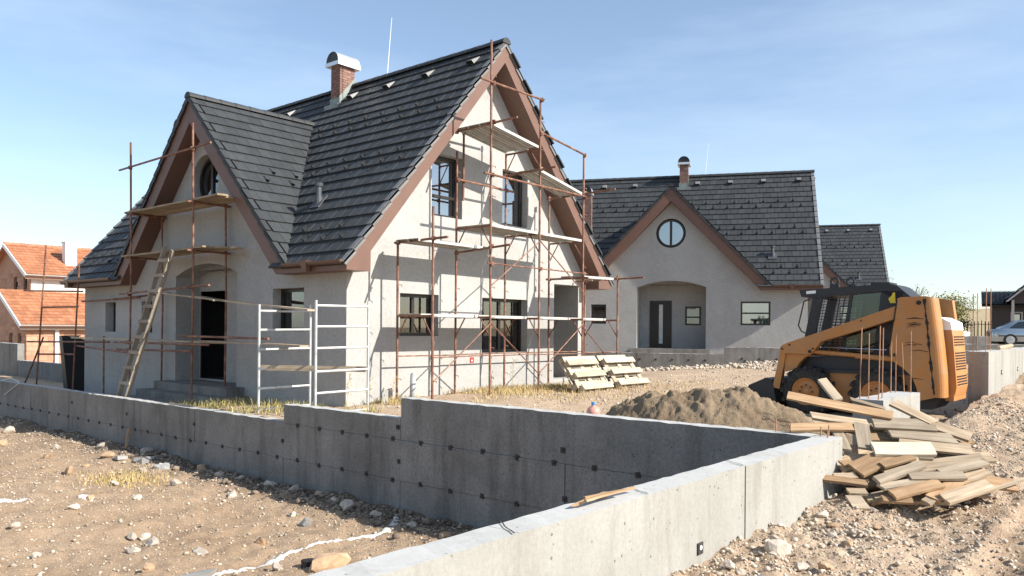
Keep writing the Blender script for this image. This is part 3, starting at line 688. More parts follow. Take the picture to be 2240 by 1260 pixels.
# lifts of formwork: a few millimetres of offset leave the joint lines seen in the wall
lw_mat = MT['concrete']
joints = [24.0, 16.0, 12.5, 10.2, 7.58, 4.74, 1.93, -0.95, -3.80, -6.68, -9.55]
for i, (va, vb) in enumerate(zip(joints[:-1], joints[1:])):
    top = 0.01 if vb >= -0.96 else (0.29 if vb >= -3.81 else 0.575)
    o1 = 0.004 * ((i * 7) % 3 - 1)
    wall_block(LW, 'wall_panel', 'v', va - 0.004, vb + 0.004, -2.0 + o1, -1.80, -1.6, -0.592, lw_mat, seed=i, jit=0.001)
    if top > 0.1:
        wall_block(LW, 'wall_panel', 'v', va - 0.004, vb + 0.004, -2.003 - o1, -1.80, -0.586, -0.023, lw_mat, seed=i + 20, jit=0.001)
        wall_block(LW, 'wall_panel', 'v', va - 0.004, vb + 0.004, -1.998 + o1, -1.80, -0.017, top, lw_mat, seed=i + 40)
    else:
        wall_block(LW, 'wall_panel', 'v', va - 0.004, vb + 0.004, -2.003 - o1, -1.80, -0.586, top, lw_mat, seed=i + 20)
m = MB(); m.box((-1.96, -9.5, -1.6), (-1.84, 24, -0.02)); m.box((-1.96, -9.5, -0.1), (-1.84, -0.95, 0.25)); m.box((-1.96, -9.5, 0.1), (-1.84, -3.8, 0.5)); m.build('core', lw_mat, LW)
v = 12.2
for k in range(24):
    vv = 11.65 - 0.5735 * k if k < 23 else None
vs_ = [-0.78 + 0.5735 * k for k in range(24)] + [-1.345 - 0.575 * k for k in range(12)]
rg = random.Random(11)
for vv in vs_: place('form_tie', TIE_ME, LW, Matrix.Translation((-2.006, vv, -0.589 + rg.uniform(-0.008, 0.008))) @ Matrix.Rotation(rg.uniform(-0.2, 0.2), 4, 'X'))
for k in range(12): place('form_tie', TIE_ME, LW, Matrix.Translation((-2.006, -1.345 - 0.575 * k, -0.02 + rg.uniform(-0.008, 0.008))) @ Matrix.Rotation(rg.uniform(-0.2, 0.2), 4, 'X'))
for vv, zz in ((-0.93, -0.31), (-3.78, -0.32), (-3.75, 0.16), (-6.65, 0.14), (-6.68, -0.43), (1.95, -0.28), (4.75, -0.3), (7.6, -0.25)): place('form_tie', TIE_ME, LW, Matrix.Translation((-2.006, vv, zz)))

RW = empty('concrete_wall', SITE, 'sunlit raw concrete wall running towards the camera in the right foreground', 'wall')
jt = [-1.80, -3.95, -6.55, -9.3, -14.0]
for i, (ua, ub) in enumerate(zip(jt[:-1], jt[1:])):
    o1 = 0.004 * ((i * 5) % 3 - 1)
    wall_block(RW, 'wall_panel', 'u', ua, ub + 0.004, -9.765 + o1, -9.556, -1.5, 0.57, MT['concrete_pale'], seed=60 + i, jit=0.0035, step=0.09)
m = MB(); m.box((-0.035, -0.004, -0.045), (0.035, 0.0, 0.035)); m.mi = 1; m.tube((0, -0.007, 0), (0, 0, 0), 0.016, 10); pl = m.mesh('form_tie', [MT['tie'], MT['white']])
place('form_tie', pl, RW, Matrix.Translation((-4.66, -9.769, 0.115)))
# cracks across the top where two pours meet
def crack(u0, seed):
    rg = random.Random(seed); m = MB(); pts = []
    for k in range(6): pts.append((u0 + 0.05 * k * 0.6 + rg.uniform(-0.015, 0.015), -9.765 + 0.21 * k / 5, 0.572))
    for a, b in zip(pts[:-1], pts[1:]):
        m.add([(a[0] - 0.006, a[1], a[2] + 0.006), (a[0] + 0.006, a[1], a[2] + 0.006), (b[0] + 0.005, b[1], b[2] + 0.006), (b[0] - 0.005, b[1], b[2] + 0.006)], [(0, 1, 2, 3)])
    m.build('crack', MT['tie'], RW)
for k, u0 in enumerate((-6.6, -3.98, -5.35)): crack(u0, k)

ST = empty('concrete_wall', SITE, 'short concrete wall stub with upright rebar beside the wood pile', 'wall')
wall_block(ST, 'wall_panel', 'u', -0.47, 1.06, -9.765, -9.45, -0.4, 0.83, MT['concrete_pale'], seed=80, jit=0.012)
def rebar(parent, u, v, z0, z1, lean=(0, 0)):
    m = MB(); m.tube((u, v, z0), (u + lean[0], v + lean[1], z1), 0.0065, 6); return m.build('rebar', MT['rebar'], parent)
MT['rebar'] = simple('rusty rebar', (0.33, 0.17, 0.095), 0.75, 0.3, 12, world=True)
for (u, v, h, l) in ((-0.40, -9.50, 0.78, (0.06, 0)), (-0.36, -9.58, 0.72, (0.01, 0)), (-0.42, -9.70, 0.80, (0.05, 0)), (-0.25, -9.69, 0.78, (0.03, 0)), (0.80, -9.50, 0.62, (0.02, 0)), (0.9, -9.53, 0.70, (0, 0)), (0.98, -9.68, 0.75, (-0.01, 0)), (1.02, -9.60, 0.60, (-0.13, 0.0))): rebar(ST, u, v, 0.75, 0.83 + h, l)
FW = empty('concrete_wall', SITE, 'sunlit concrete wall with rebar at the right edge, beyond the digger', 'wall')
wall_block(FW, 'wall_panel', 'u', 5.42, 22.0, -9.765, -9.47, -0.3, 1.25, MT['concrete_pale'], seed=81, jit=0.01)
for (u, v, h) in ((5.50, -9.52, 0.95), (5.55, -9.70, 1.05), (5.85, -9.52, 0.98), (5.95, -9.70, 1.06)): rebar(FW, u, v, 1.1, 1.25 + h, (0.02, 0))
for u in (6.6, 8.3, 10.0): place('form_tie', pl, FW, Matrix.Translation((u, -9.77, 0.88)))
m = MB(); m.tube((7.2, -9.62, 1.28), (8.6, -9.62, 1.31), 0.045, 6); tag(m.build('board', MT['wood']), 'short board lying on the wall top at the right edge', 'board').matrix_basis = SITE

# wall in front of the second cottage (its own axes)
W2 = empty('concrete_wall', M2, 'low stepped concrete wall in front of the second cottage', 'wall')
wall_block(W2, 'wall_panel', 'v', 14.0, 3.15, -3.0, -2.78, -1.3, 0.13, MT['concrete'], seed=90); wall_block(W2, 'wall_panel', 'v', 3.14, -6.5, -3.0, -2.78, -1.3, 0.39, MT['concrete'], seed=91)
for k in range(10):
    t = place('form_tie', TIE_ME, W2, Matrix.Translation((-3.006, 8.0 - 0.6 * k if k < 8 else 2.4 - (k - 8) * 0.6, -0.10)))
for k in range(6): place('form_tie', TIE_ME, W2, Matrix.Translation((-3.006, 2.5 - 0.6 * k, -0.02)))
# walls behind the digger and at the far left
def plain_wall(label, along, c0, c1, t0, t1, z0, z1, mat, seed):
    w = wall_block(None, 'concrete_wall', along, c0, c1, t0, t1, z0, z1, mat, seed=seed); w.matrix_basis = SITE; return tag(w, label, 'wall')
# ------------------------------------------------------------ scaffolds (plot axes)
def part_tube(parent, name, p0, p1, r=0.024, mat='rust', n=8): return MB().tube(p0, p1, r, n).build(name, MT[mat], parent, smooth=False)
COUP = MB(); COUP.box((-0.035, -0.035, -0.04), (0.035, 0.035, 0.04)); COUP.tube((0.03, 0, 0), (0.075, 0, 0), 0.012, 6); COUP_ME = COUP.mesh('coupler', MT['rust'])
def coupler(parent, p): place('coupler', COUP_ME, parent, Matrix.Translation(p) @ Matrix.Rotation(RNG.uniform(0, 6), 4, 'Z'))
PIN = MB().tube((0, 0, 0), (0.06, -0.03, 0), 0.007, 5); PIN.tube((0.06, -0.03, 0), (0.06, -0.03, -0.035), 0.007, 5); PIN_ME = PIN.mesh('lock_pin', MT['rust'])
GS = empty('scaffold', SITE, 'tall rusty red tube scaffold standing along the sunlit gable wall', 'scaffold')
VI, VO = -0.36, -1.36
fr = [(0.97, 3.27, 3.90, (1.82,)), (2.60, 5.33, 7.46, (1.82, 3.70)), (4.20, 5.61, 6.64, (1.82, 3.68, 5.55)), (5.85, 4.79, 5.68, (1.82, 3.66)), (7.36, 2.72, 2.92, (1.82,))]
for u, zi, zo, trs in fr:
    for v, zt in ((VI, zi), (VO, zo)):
        lean = RNG.uniform(-0.03, 0.03); zs = 0.12
        while zs < zt - 0.05:                                   # one tube per lift, spigoted together
            z2 = min(zt, zs + 1.87); part_tube(GS, 'pole', (u + lean * (zs - 0.1) / 5, v, zs), (u + lean * (z2 - 0.1) / 5, v, z2)); zs = z2
        for k in range(int((zt - 0.3) / 0.62)):
            place('lock_pin', PIN_ME, GS, Matrix.Translation((u + 0.02, v, 0.55 + 0.62 * k)))
    for z in trs:
        part_tube(GS, 'transom', (u, VI, z - 0.03), (u, VO, z - 0.03), 0.022)
        for a, b in ((VI, -1), (VO, 1)): part_tube(GS, 'knee_brace', (u, a + b * 0.27, z - 0.05), (u, a, z - 0.46), 0.014, n=6)
for p0, p1 in (((0.97, VI + 0.1, 3.24), (0.97, VO - 0.38, 3.26)), ((2.60, VI + 0.12, 5.74), (2.66, VO - 0.62, 5.80)), ((4.2, VI + 0.08, 5.04), (4.22, VO - 0.42, 5.08)), ((5.86, VI + 0.1, 4.73), (5.9, VO - 0.85, 4.78)), ((7.36, VI + 0.3, 2.80), (7.36, VO - 0.75, 2.84)), ((5.86, VI + 0.1, 2.77), (5.86, VO - 0.15, 2.77)), ((2.62, VI + 0.05, 3.16), (2.62, VO - 0.5, 3.25))):
    part_tube(GS, 'transom', p0, p1, 0.024); coupler(GS, (p0[0], VI, p0[2])); coupler(GS, (p1[0], VO, p1[2]))
part_tube(GS, 'pole', (2.81, VI, 4.30), (2.81, VI, 5.86)); coupler(GS, (2.81, VI, 4.72)); coupler(GS, (2.81, VI, 5.76))
for (ua, za, ub, zb, v) in ((2.2, 6.58, 4.15, 6.59, VO), (4.12, 5.87, 5.8, 5.66, VO), (2.32, 4.70, 5.9, 4.68, VO), (2.55, 4.72, 4.45, 4.70, VI), (2.45, 2.89, 5.95, 2.87, VO)):
    part_tube(GS, 'ledger', (ua, v - 0.05, za), (ub, v - 0.05, zb), 0.024 if za > 3 else 0.014)
    for u, *_ in fr:
        if ua - 0.1 < u < ub + 0.1: coupler(GS, (u, v - 0.03, za + (zb - za) * (u - ua) / (ub - ua)))
for v in (VI, VO):
    for a, b in zip(fr[:-1], fr[1:]): part_tube(GS, 'ledger', (a[0], v, 1.0), (b[0], v, 1.0 + RNG.uniform(-0.03, 0.03)), 0.014, n=6)
for p in ((0.97, 0.55, 2.6, 1.69), (2.6, 1.66, 4.2, 0.55), (4.2, 0.6, 5.85, 1.69), (5.85, 1.6, 7.36, 0.55), (2.6, 2.45, 4.2, 3.5), (4.2, 3.48, 5.85, 2.42)):
    part_tube(GS, 'diagonal_brace', (p[0], VO - 0.03, p[1]), (p[2], VO - 0.03, p[3]), 0.013, n=6)
def deck_plank(parent, ua, ub, v0, v1, za, zb, mat='deck_steel', rust=True):
    # folded steel plank: flat top, side flanges, ribs below
    m = MB(); T = basis(Vector((ub - ua, 0, zb - za)).normalized(), (0, 1, 0), Vector((za - zb, 0, ub - ua)).normalized(), (ua, 0, za)); L = math.hypot(ub - ua, zb - za)
    m.box((0, v0, 0.0), (L, v1, 0.006), T); m.box((0, v0, -0.05), (L, v0 + 0.006, 0.0), T); m.box((0, v1 - 0.006, -0.05), (L, v1, 0.0), T)
    for k in (0.33, 0.66): m.box((0.05, v0 + (v1 - v0) * k - 0.012, -0.025), (L - 0.05, v0 + (v1 - v0) * k + 0.012, 0.0), T)
    return m.build('deck_plank', MT[mat], parent)
def deck(ua, ub, za, zb, rows, mat='deck_steel'):
    for v0, v1 in rows: deck_plank(GS, ua, ub, v0, v1, za + RNG.uniform(-0.004, 0.004), zb, mat)
R3 = ((-1.34, -1.03), (-1.02, -0.71), (-0.70, -0.39))
for a, b in zip(fr[:-1], fr[1:]): deck(a[0] + 0.01, b[0] - 0.01, 1.83, 1.83, R3[1:])
deck(0.9, 2.72, 3.28, 3.27, ((-1.02, -0.71), (-0.70, -0.39)))
deck(2.61, 4.19, 3.71, 3.69, R3); deck(4.21, 5.84, 3.69, 3.67, R3[:2])
deck(4.2, 5.86, 5.09, 4.77, R3[:2]); deck(2.58, 4.18, 5.80, 5.58, R3); deck(5.86, 7.2, 2.82, 2.84, R3[:2])

LS = empty('scaffold', SITE, 'rusty tube scaffold with board decks in front of the shaded porch gable', 'scaffold')
UI, UO, VA, VB = -0.12, -0.90, 7.13, 4.16
for u, v, z0, z1 in ((UO, VA, -0.3, 5.96), (UO, VB, -0.3, 5.95), (UI, VA, -0.2, 4.35), (UI, VB, -0.1, 4.45)):
    part_tube(LS, 'pole', (u, v, z0), (u + 0.02, v, (z0 + z1) / 2)); part_tube(LS, 'pole', (u + 0.02, v, (z0 + z1) / 2), (u, v + 0.03, z1))
for v in (VA, VB):
    for z in (4.24, 3.19): part_tube(LS, 'transom', (UO - 0.12, v, z), (UI + 0.1, v, z)); coupler(LS, (UO, v, z)); coupler(LS, (UI, v, z))
for p0, p1 in (((UO - 0.05, 7.65, 5.34), (UO - 0.05, 3.34, 5.40)), ((UO - 0.05, 7.6, 2.32), (UO - 0.05, 3.36, 2.42)), ((UO - 0.05, 7.74, 0.97), (UO - 0.05, 4.05, 1.02)), ((UO - 0.05, 4.6, 1.34), (UO - 0.05, 1.15, 1.33)), ((UI - 0.05, 8.2, 2.27), (UI - 0.05, 11.8, 2.23)), ((UO - 0.05, 7.9, 2.20), (UI, 6.7, 2.36)), ((UO - 0.08, 7.8, 1.15), (UO - 0.08, 3.3, 1.17))):
    part_tube(LS, 'ledger', p0, p1)
    for v in (VA, VB):
        if min(p0[1], p1[1]) < v < max(p0[1], p1[1]): coupler(LS, (p0[0] + 0.03, v, p0[2] + (p1[2] - p0[2]) * (p0[1] - v) / (p0[1] - p1[1])))
FS = empty('scaffold', SITE, 'leaning rusty scaffold poles at the left end of the nearest cottage', 'scaffold')
for p0, p1 in (((-0.5, 11.55, -0.4), (-0.5, 11.15, 3.25)), ((-0.5, 9.52, -0.3), (-0.5, 9.54, 1.27)), ((-1.0, 12.8, -0.4), (-1.0, 12.13, 3.78)), ((-1.0, 13.9, -0.4), (-1.0, 12.28, 1.2))): part_tube(FS, 'pole', p0, p1)
for p0, p1 in (((-1.0, 13.8, 2.55), (-0.5, 10.9, 2.48)), ((-1.0, 12.4, 2.05), (-0.5, 11.2, 2.06)), ((-1.0, 13.5, 1.06), (-0.5, 9.2, 1.12)), ((-1.0, 12.7, 0.72), (-0.5, 11.4, 0.74)), ((-0.45, 11.5, 0.98), (-0.85, 7.2, 0.90))): part_tube(FS, 'ledger', p0, p1)

def board_obj(name, p0, p1, w, t, mat, label, cat='board', group=None, side=None, seed=0):
    """a sawn board from p0 to p1 (world), width w, thickness t, slightly bowed"""
    p0 = Vector(p0); p1 = Vector(p1); ax = (p1 - p0); L = ax.length; ax.normalize()
    sd = Vector(side) if side is not None else Vector((0, 0, 1)).cross(ax); sd = (sd - ax * sd.dot(ax)).normalized(); nn = ax.cross(sd)
    m = plank_mesh(L, w, t, seed); o = place(name, m.mesh(name, MT[mat])); o.matrix_basis = basis(ax, sd, nn, p0)
    return tag(o, label, cat, group)
def plank_mesh(L, w, t, seed):
    rg = random.Random(seed); n = 6; m = MB(); vs = []; bow = rg.uniform(-0.008, 0.008) * min(L, 2); cup = rg.uniform(-0.003, 0.003); sk = rg.uniform(-0.03, 0.03)
    for i in range(n + 1):
        x = L * i / n; b = bow * math.sin(math.pi * i / n)
        for y, z in ((-w / 2, -t / 2), (w / 2, -t / 2), (w / 2, t / 2), (0, t / 2 + cup), (-w / 2, t / 2)):
            e = (sk * y / w if i in (0, n) else 0); vs.append((x + e + (rg.uniform(-0.006, 0.006) if i in (0, n) else 0), y + rg.uniform(-0.0015, 0.0015), z + b))
    fs = []
    for i in range(n):
        a = 5 * i; b = a + 5
        for k in range(5): fs.append((a + k, a + (k + 1) % 5, b + (k + 1) % 5, b + k))
    fs += [(4, 3, 2, 1, 0), tuple(range(5 * n, 5 * n + 5))]
    return m.add(vs, fs)
k = 0
for z, lab, v0, v1 in ((4.29, 'upper', 7.45, 3.15), (3.24, 'lower', 7.62, 3.75)):
    for j, (u, nm) in enumerate(((-0.80, 'outer'), (-0.52, 'middle'), (-0.26, 'inner'))):
        k += 1; board_obj('scaffold_board', P(u, v0 + RNG.uniform(-0.1, 0.1), z), P(u + 0.02, v1 + 0.35 * j * (1 if z > 4 else -1) * 0.5, z + 0.02), 0.24, 0.04, 'wood', nm + ' board of the ' + lab + ' deck on the porch scaffold', group='boards on the porch scaffold', seed=k)
board_obj('scaffold_board', P(-0.2, 6.9, 2.36), P(-1.05, -0.36, 1.86), 0.16, 0.035, 'wood_grey', 'long thin board sloping from the porch scaffold down to the silver frame', seed=21)
board_obj('scaffold_board', P(-0.75, 4.3, 2.21), P(-0.85, 3.2, 2.10), 0.20, 0.03, 'wood_grey', 'short board lying on the long sloping board before the arch', seed=22)
board_obj('scaffold_board', P(-0.5, 11.4, 1.20), P(-0.55, 3.55, 1.20), 0.20, 0.035, 'wood_grey', 'long grey plank at knee height running behind the ladder', seed=23)
board_obj('scaffold_board', P(-0.62, 4.3, 1.23), P(-0.9, 0.06, 1.21), 0.20, 0.035, 'wood_grey', 'plank resting on a rung of the left silver frame', seed=24)
board_obj('scaffold_board', P(-1.32, 0.9, 0.80), P(-0.2, -0.85, 0.80), 0.10, 0.02, 'wood_grey', 'thin grey batten wired across both silver frames', seed=25, side=(0, 0, 1))

# silver frames
def silver_frame(v, u0, u1, z0, z1, rungs, label):
    f = empty('tube_gate', SITE, label, 'scaffold')
    part_tube(f, 'post', (u0, v, z0), (u0, v, z1), 0.024, 'galv'); part_tube(f, 'post', (u1, v, z0 + 0.1), (u1, v, z1 + 0.02), 0.024, 'galv')
    for z in rungs: part_tube(f, 'rung', (u0, v, z), (u1, v, z + 0.01), 0.021, 'galv')
silver_frame(0.75, -1.40, -0.28, -0.2, 1.97, (0.04, 0.42, 0.78, 1.14, 1.50, 1.85), 'silver scaffold frame with two boards on its rungs, nearer the porch')
silver_frame(-0.92, -1.36, -0.22, -0.1, 2.02, (0.07, 0.43, 0.80, 1.20, 1.57, 1.93), 'silver scaffold frame standing right at the corner of the sunlit gable')

# ladder
LD = empty('ladder', SITE, 'wooden ladder leaning against the lower deck of the porch scaffold', 'ladder')
b0, t0 = Vector((-1.72, 5.78, -0.25)), Vector((-1.02, 5.0, 3.22)); side = Vector((0, 0.205, 0)); ld = (t0 - b0)
for s in (-1, 1):
    sd = side * s; ax = ld.normalized(); yy = Vector((0, 1, 0)); yy = (yy - ax * yy.dot(ax)).normalized(); nn = ax.cross(yy)
    o = place('rail', plank_mesh(ld.length + (0.12 if s > 0 else 0), 0.045, 0.10, 30 + s).mesh('rail', MT['wood_ladder']), LD); o.matrix_basis = basis(ax, yy, nn, b0 + sd)
for k in range(10):
    p = b0 + ld * (0.06 + 0.098 * k) + Vector((-0.055, 0, -0.01)); o = place('rung', plank_mesh(0.50, 0.075, 0.025, 40 + k).mesh('rung', MT['wood_ladder']), LD)
    ax = Vector((0, -1, 0.01 * (k % 3 - 1))); yy = ld.normalized(); yy = (yy - ax * yy.dot(ax)).normalized(); o.matrix_basis = basis(ax, yy, ax.cross(yy), p + Vector((0, 0.25, 0)))

# pallets
def pallet(M, label):
    p = empty('pallet', M, label, 'pallet', 'pallets leaning beside the gable'); q = MT['wood_pallet']
    top = MB().box((0, 0, 0), (1.2, 0.10, 0.022)).mesh('deck_board', q); wide = MB().box((0, 0, 0), (1.2, 0.145, 0.022)).mesh('deck_board', q)
    cross = MB().box((0, 0, 0), (0.145, 0.8, 0.022)).mesh('cross_board', q); blk = MB().box((0, 0, 0), (0.145, 0.10, 0.078)).mesh('block', q)
    for y, me in ((0.0, wide), (0.18, top), (0.328, wide), (0.52, top), (0.655, wide)): place('deck_board', me, p, Matrix.Translation((RNG.uniform(-0.01, 0.01), y, -0.001)))
    for x in (0.0, 0.5275, 1.055): place('cross_board', cross, p, Matrix.Translation((x, 0, 0.0225)))
    for x in (0.0, 0.5275, 1.055):
        for y in (0.01, 0.35, 0.69): place('block', blk, p, Matrix.Translation((x, y, 0.0460)))
    for y in (0.0, 0.3275, 0.655): place('bottom_board', wide, p, Matrix.Translation((RNG.uniform(-0.012, 0.012), y, 0.1255)))
    return p
def pal_M(u, v, z, lean, yaw):
    return SITE @ Matrix.Translation((u, v, z)) @ Matrix.Rotation(yaw, 4, 'Z') @ Matrix.Rotation(lean, 4, 'X')
pallet(pal_M(4.72, -2.12, 0.16, math.radians(52), 0.02), 'front pallet of the left leaning pair beside the gable')
pallet(pal_M(4.66, -1.98, 0.20, math.radians(56), -0.03), 'rear pallet of the left leaning pair beside the gable')
pallet(pal_M(6.30, -2.05, 0.18, math.radians(50), -0.06), 'front pallet of the right leaning pair beside the gable')
pallet(pal_M(6.22, -1.86, 0.20, math.radians(54), -0.02), 'rear pallet of the right leaning pair beside the gable')

# drain pipes by the gable, black sheet, small things
m = MB(); m.tube((1.25, -0.5, 0.0), (1.27, -0.5, 0.64), 0.055, 14); m.tube((1.27, -0.5, 0.60), (1.27, -0.5, 0.66), 0.05, 14, 0.046); o = m.build('drain_pipe', MT['grey_pipe'], None, True); o.matrix_basis = SITE; tag(o, 'short grey plastic pipe standing in the ground before the gable', 'pipe')
m = MB(); m.prism([(0.0, -0.1), (0.17, -0.1), (0.18, 0.28), (0.11, 0.24), (0.05, 0.30), (0.0, 0.2)], lambda a, b, d: (0.52 + a, -0.45 + d, 0.1 + b), 0.0, 0.03); o = m.build('concrete_lump', MT['concrete_pale']); o.matrix_basis = SITE; tag(o, 'broken pale slab set upright at the foot of the gable', 'slab')
for i, (u, v) in enumerate(((2.6, -0.36), (2.6, -1.36), (0.97, -1.36), (0.97, -0.36))):
    o = MB().box((u - 0.35, v - 0.11, 0.06), (u + 0.35, v + 0.11, 0.125)).build('foot_board', MT['wood']); o.matrix_basis = SITE
    tag(o, ('timber sole board under the wall side pole of the second scaffold frame', 'timber sole board under the outer pole of the second scaffold frame', 'timber sole board under the outer pole of the first scaffold frame', 'timber sole board under the wall side pole of the first scaffold frame')[i], 'board')
m = MB(); m.add([(-0.25,13.0,1.25),(0.42,13.0,1.12),(0.36,12.9,-0.7),(-0.08,12.9,-0.7),(-0.22,13.3,1.22),(0.42,13.3,1.10),(0.36,13.3,-0.7),(-0.05,13.3,-0.7)], [(0,1,2,3),(4,7,6,5),(0,4,5,1),(1,5,6,2),(2,6,7,3),(3,7,4,0)])
o = m.build('covered_stack', MT['black_plastic']); o.matrix_basis = SITE; tag(o, 'tall narrow stack wrapped in black sheet at the left corner of the cottage', 'stack')
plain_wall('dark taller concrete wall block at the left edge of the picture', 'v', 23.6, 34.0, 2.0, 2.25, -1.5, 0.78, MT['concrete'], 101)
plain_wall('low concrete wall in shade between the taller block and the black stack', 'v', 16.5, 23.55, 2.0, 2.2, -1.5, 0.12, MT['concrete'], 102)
# ------------------------------------------------------------ skid steer loader (plot axes; forward = +V)
def mat_orange():
    m, nt, b = new_mat('scuffed orange machine paint'); co = pos_co(nt)
    c = ramp(nt, noise(nt, co, 1.7, 5), [(0.3, (0.40, 0.155, 0.036)), (0.7, (0.48, 0.20, 0.05))])
    scr = ramp(nt, noise(nt, mapping(nt, obj_co(nt), (2, 2.2, 46)), 1.3, 6, 0.75), [(0.60, 0.0), (0.67, 0.8)])
    gate = ramp(nt, noise(nt, co, 1.9, 3), [(0.48, 0.0), (0.60, 1.0)])
    c = mix(nt, math_n(nt, 'MULTIPLY', scr, gate), c, (0.035, 0.022, 0.016))
    dust = ramp(nt, noise(nt, co, 4, 7, 0.75), [(0.42, 0.0), (0.72, 0.7)]); c = mix(nt, dust, c, (0.34, 0.21, 0.11))
    nt.links.new(c, b.inputs['Base Color']); b.inputs['Roughness'].default_value = 0.5; bump(nt, b, noise(nt, co, 30, 4), 0.1, 0.004); return m
MT['orange'] = mat_orange()
MT['cab_black'] = simple('matt black cab steel', (0.017, 0.017, 0.02), 0.5, 0.3, 5)
MT['rubber'] = simple('dusty tyre rubber', (0.03, 0.027, 0.024), 0.88, 0.6, 14, bmp=0.3, world=True)
MT['grime'] = simple('greasy soot', (0.02, 0.017, 0.015), 0.8, 0.3, 8)
MT['chrome'] = simple('bright rod', (0.6, 0.6, 0.6), 0.25, 0.05, metal=0.9)
MT['yellow'] = simple('yellow sticker', (0.75, 0.55, 0.03), 0.5, 0.05)
SK = empty('skid_steer_loader', SITE @ Matrix.Translation((4.68, -7.9, 0.13)), 'orange skid steer loader with a black caged cab and worn tail', 'loader')
SKO = Vector((4.68, -7.9, 0.13))
def sk(name, m, mat, parent=None, smooth=False):
    m.v = [(x - SKO.x, y - SKO.y, z - SKO.z) for x, y, z in m.v]; return m.build(name, mat, parent or SK, smooth)
FS_ = lambda a, b, d: (d, a, b)
tower = [(-8.75, 2.09), (-8.80, 2.11), (-9.15, 2.12), (-9.20, 1.75), (-9.25, 1.33), (-9.29, 0.91), (-9.30, 0.56), (-9.09, 0.50), (-9.03, 0.72), (-8.97, 0.87), (-8.84, 1.0), (-8.66, 1.12), (-8.64, 1.29), (-8.66, 1.39), (-8.71, 1.77)]
def mirror(u): return 2 * SKO.x - u
def both(fn):
    for s in (0, 1): fn((lambda u: u) if s == 0 else mirror)
def do_tower(f):
    m = MB(); m.prism(tower, FS_, f(3.95), f(4.22)); t = sk('rear_tower', m, MT['orange'])
    m = MB(); zz = [(-9.15, 2.12), (-9.20, 1.75), (-9.25, 1.33), (-9.29, 0.91), (-9.30, 0.56)]; vs = []; na = 7          # rounded tail of the tower
    for y, z in zz:
        for i in range(na): a = math.pi / 2 * i / (na - 1); vs.append((f(4.06 - 0.11 * math.cos(a)), y - 0.13 * math.sin(a), z - (0.03 if z > 2 else 0) * math.sin(a)))
        vs.append((f(4.22), y - 0.13, z - (0.03 if z > 2 else 0))); vs.append((f(4.22), y, z))
    k = na + 2; m.add(vs, [(i * k + j, i * k + j + 1, (i + 1) * k + j + 1, (i + 1) * k + j) for i in range(len(zz) - 1) for j in range(k - 1)] + [tuple(range(k)), tuple(range((len(zz) - 1) * k, len(zz) * k))]); sk('tower_tail', m, MT['orange'], t)
    m = MB(); m.prism([(-8.69, 1.72), (-8.735, 2.06), (-8.755, 2.06), (-8.71, 1.72)], FS_, f(3.945), f(3.951)); sk('seam', m, MT['grime'], t)
    for a, b, r in ((-9.06, 2.02, 0.035), (-8.72, 1.20, 0.026)): m = MB(); m.tube((f(3.935), a, b), (f(3.96), a, b), r, 12); sk('pivot_pin', m, MT['grime'], t)
    rg = random.Random(5); m = MB(); L_ = []                                      # soot and rubbed paint along the tail edge
    for k in range(40):
        z = 0.60 + k * 0.038; y = -9.135 - 0.10 * (2.1 - z); w = 0.006 + 0.028 * abs(math.sin(k * 0.37)) * rg.uniform(0.3, 1.0); L_ += [(f(3.946), y + w * rg.uniform(0.5, 1.0), z), (f(3.946), y - w * rg.uniform(0.6, 1.1), z)]
    m.add(L_, [(2 * k, 2 * k + 1, 2 * k + 3, 2 * k + 2) for k in range(39)])
    sk('soot_edge', m, MT['grime'], t)
    for k in range(9):
        z = rg.choice((1.75, 1.70, 1.66, 1.52, 1.36, 1.27, 1.22, 1.18, 0.8)) + rg.uniform(-0.03, 0.03); y0 = -8.8 - rg.uniform(0, 0.2); L = rg.uniform(0.12, 0.32)
        m = MB(); m.add([(f(3.9465), y0, z), (f(3.9465), y0 - L * 0.5, z + rg.uniform(0.0, 0.02)), (f(3.9465), y0 - L, z + rg.uniform(-0.01, 0.01)), (f(3.9465), y0 - L, z + 0.006), (f(3.9465), y0 - L * 0.5, z + 0.028), (f(3.9465), y0, z + 0.005)], [(0, 1, 4, 5), (1, 2, 3, 4)]); sk('scrape', m, MT['grime'], t)
both(do_tower)
arm = [(-6.86, 1.28), (-6.92, 1.33), (-6.98, 1.355), (-7.10, 1.40), (-7.22, 1.44), (-8.32, 1.83), (-8.77, 1.99), (-8.74, 1.78), (-8.18, 1.59), (-7.56, 1.39), (-7.48, 1.28), (-7.39, 1.17), (-6.95, 1.18), (-6.87, 1.22)]
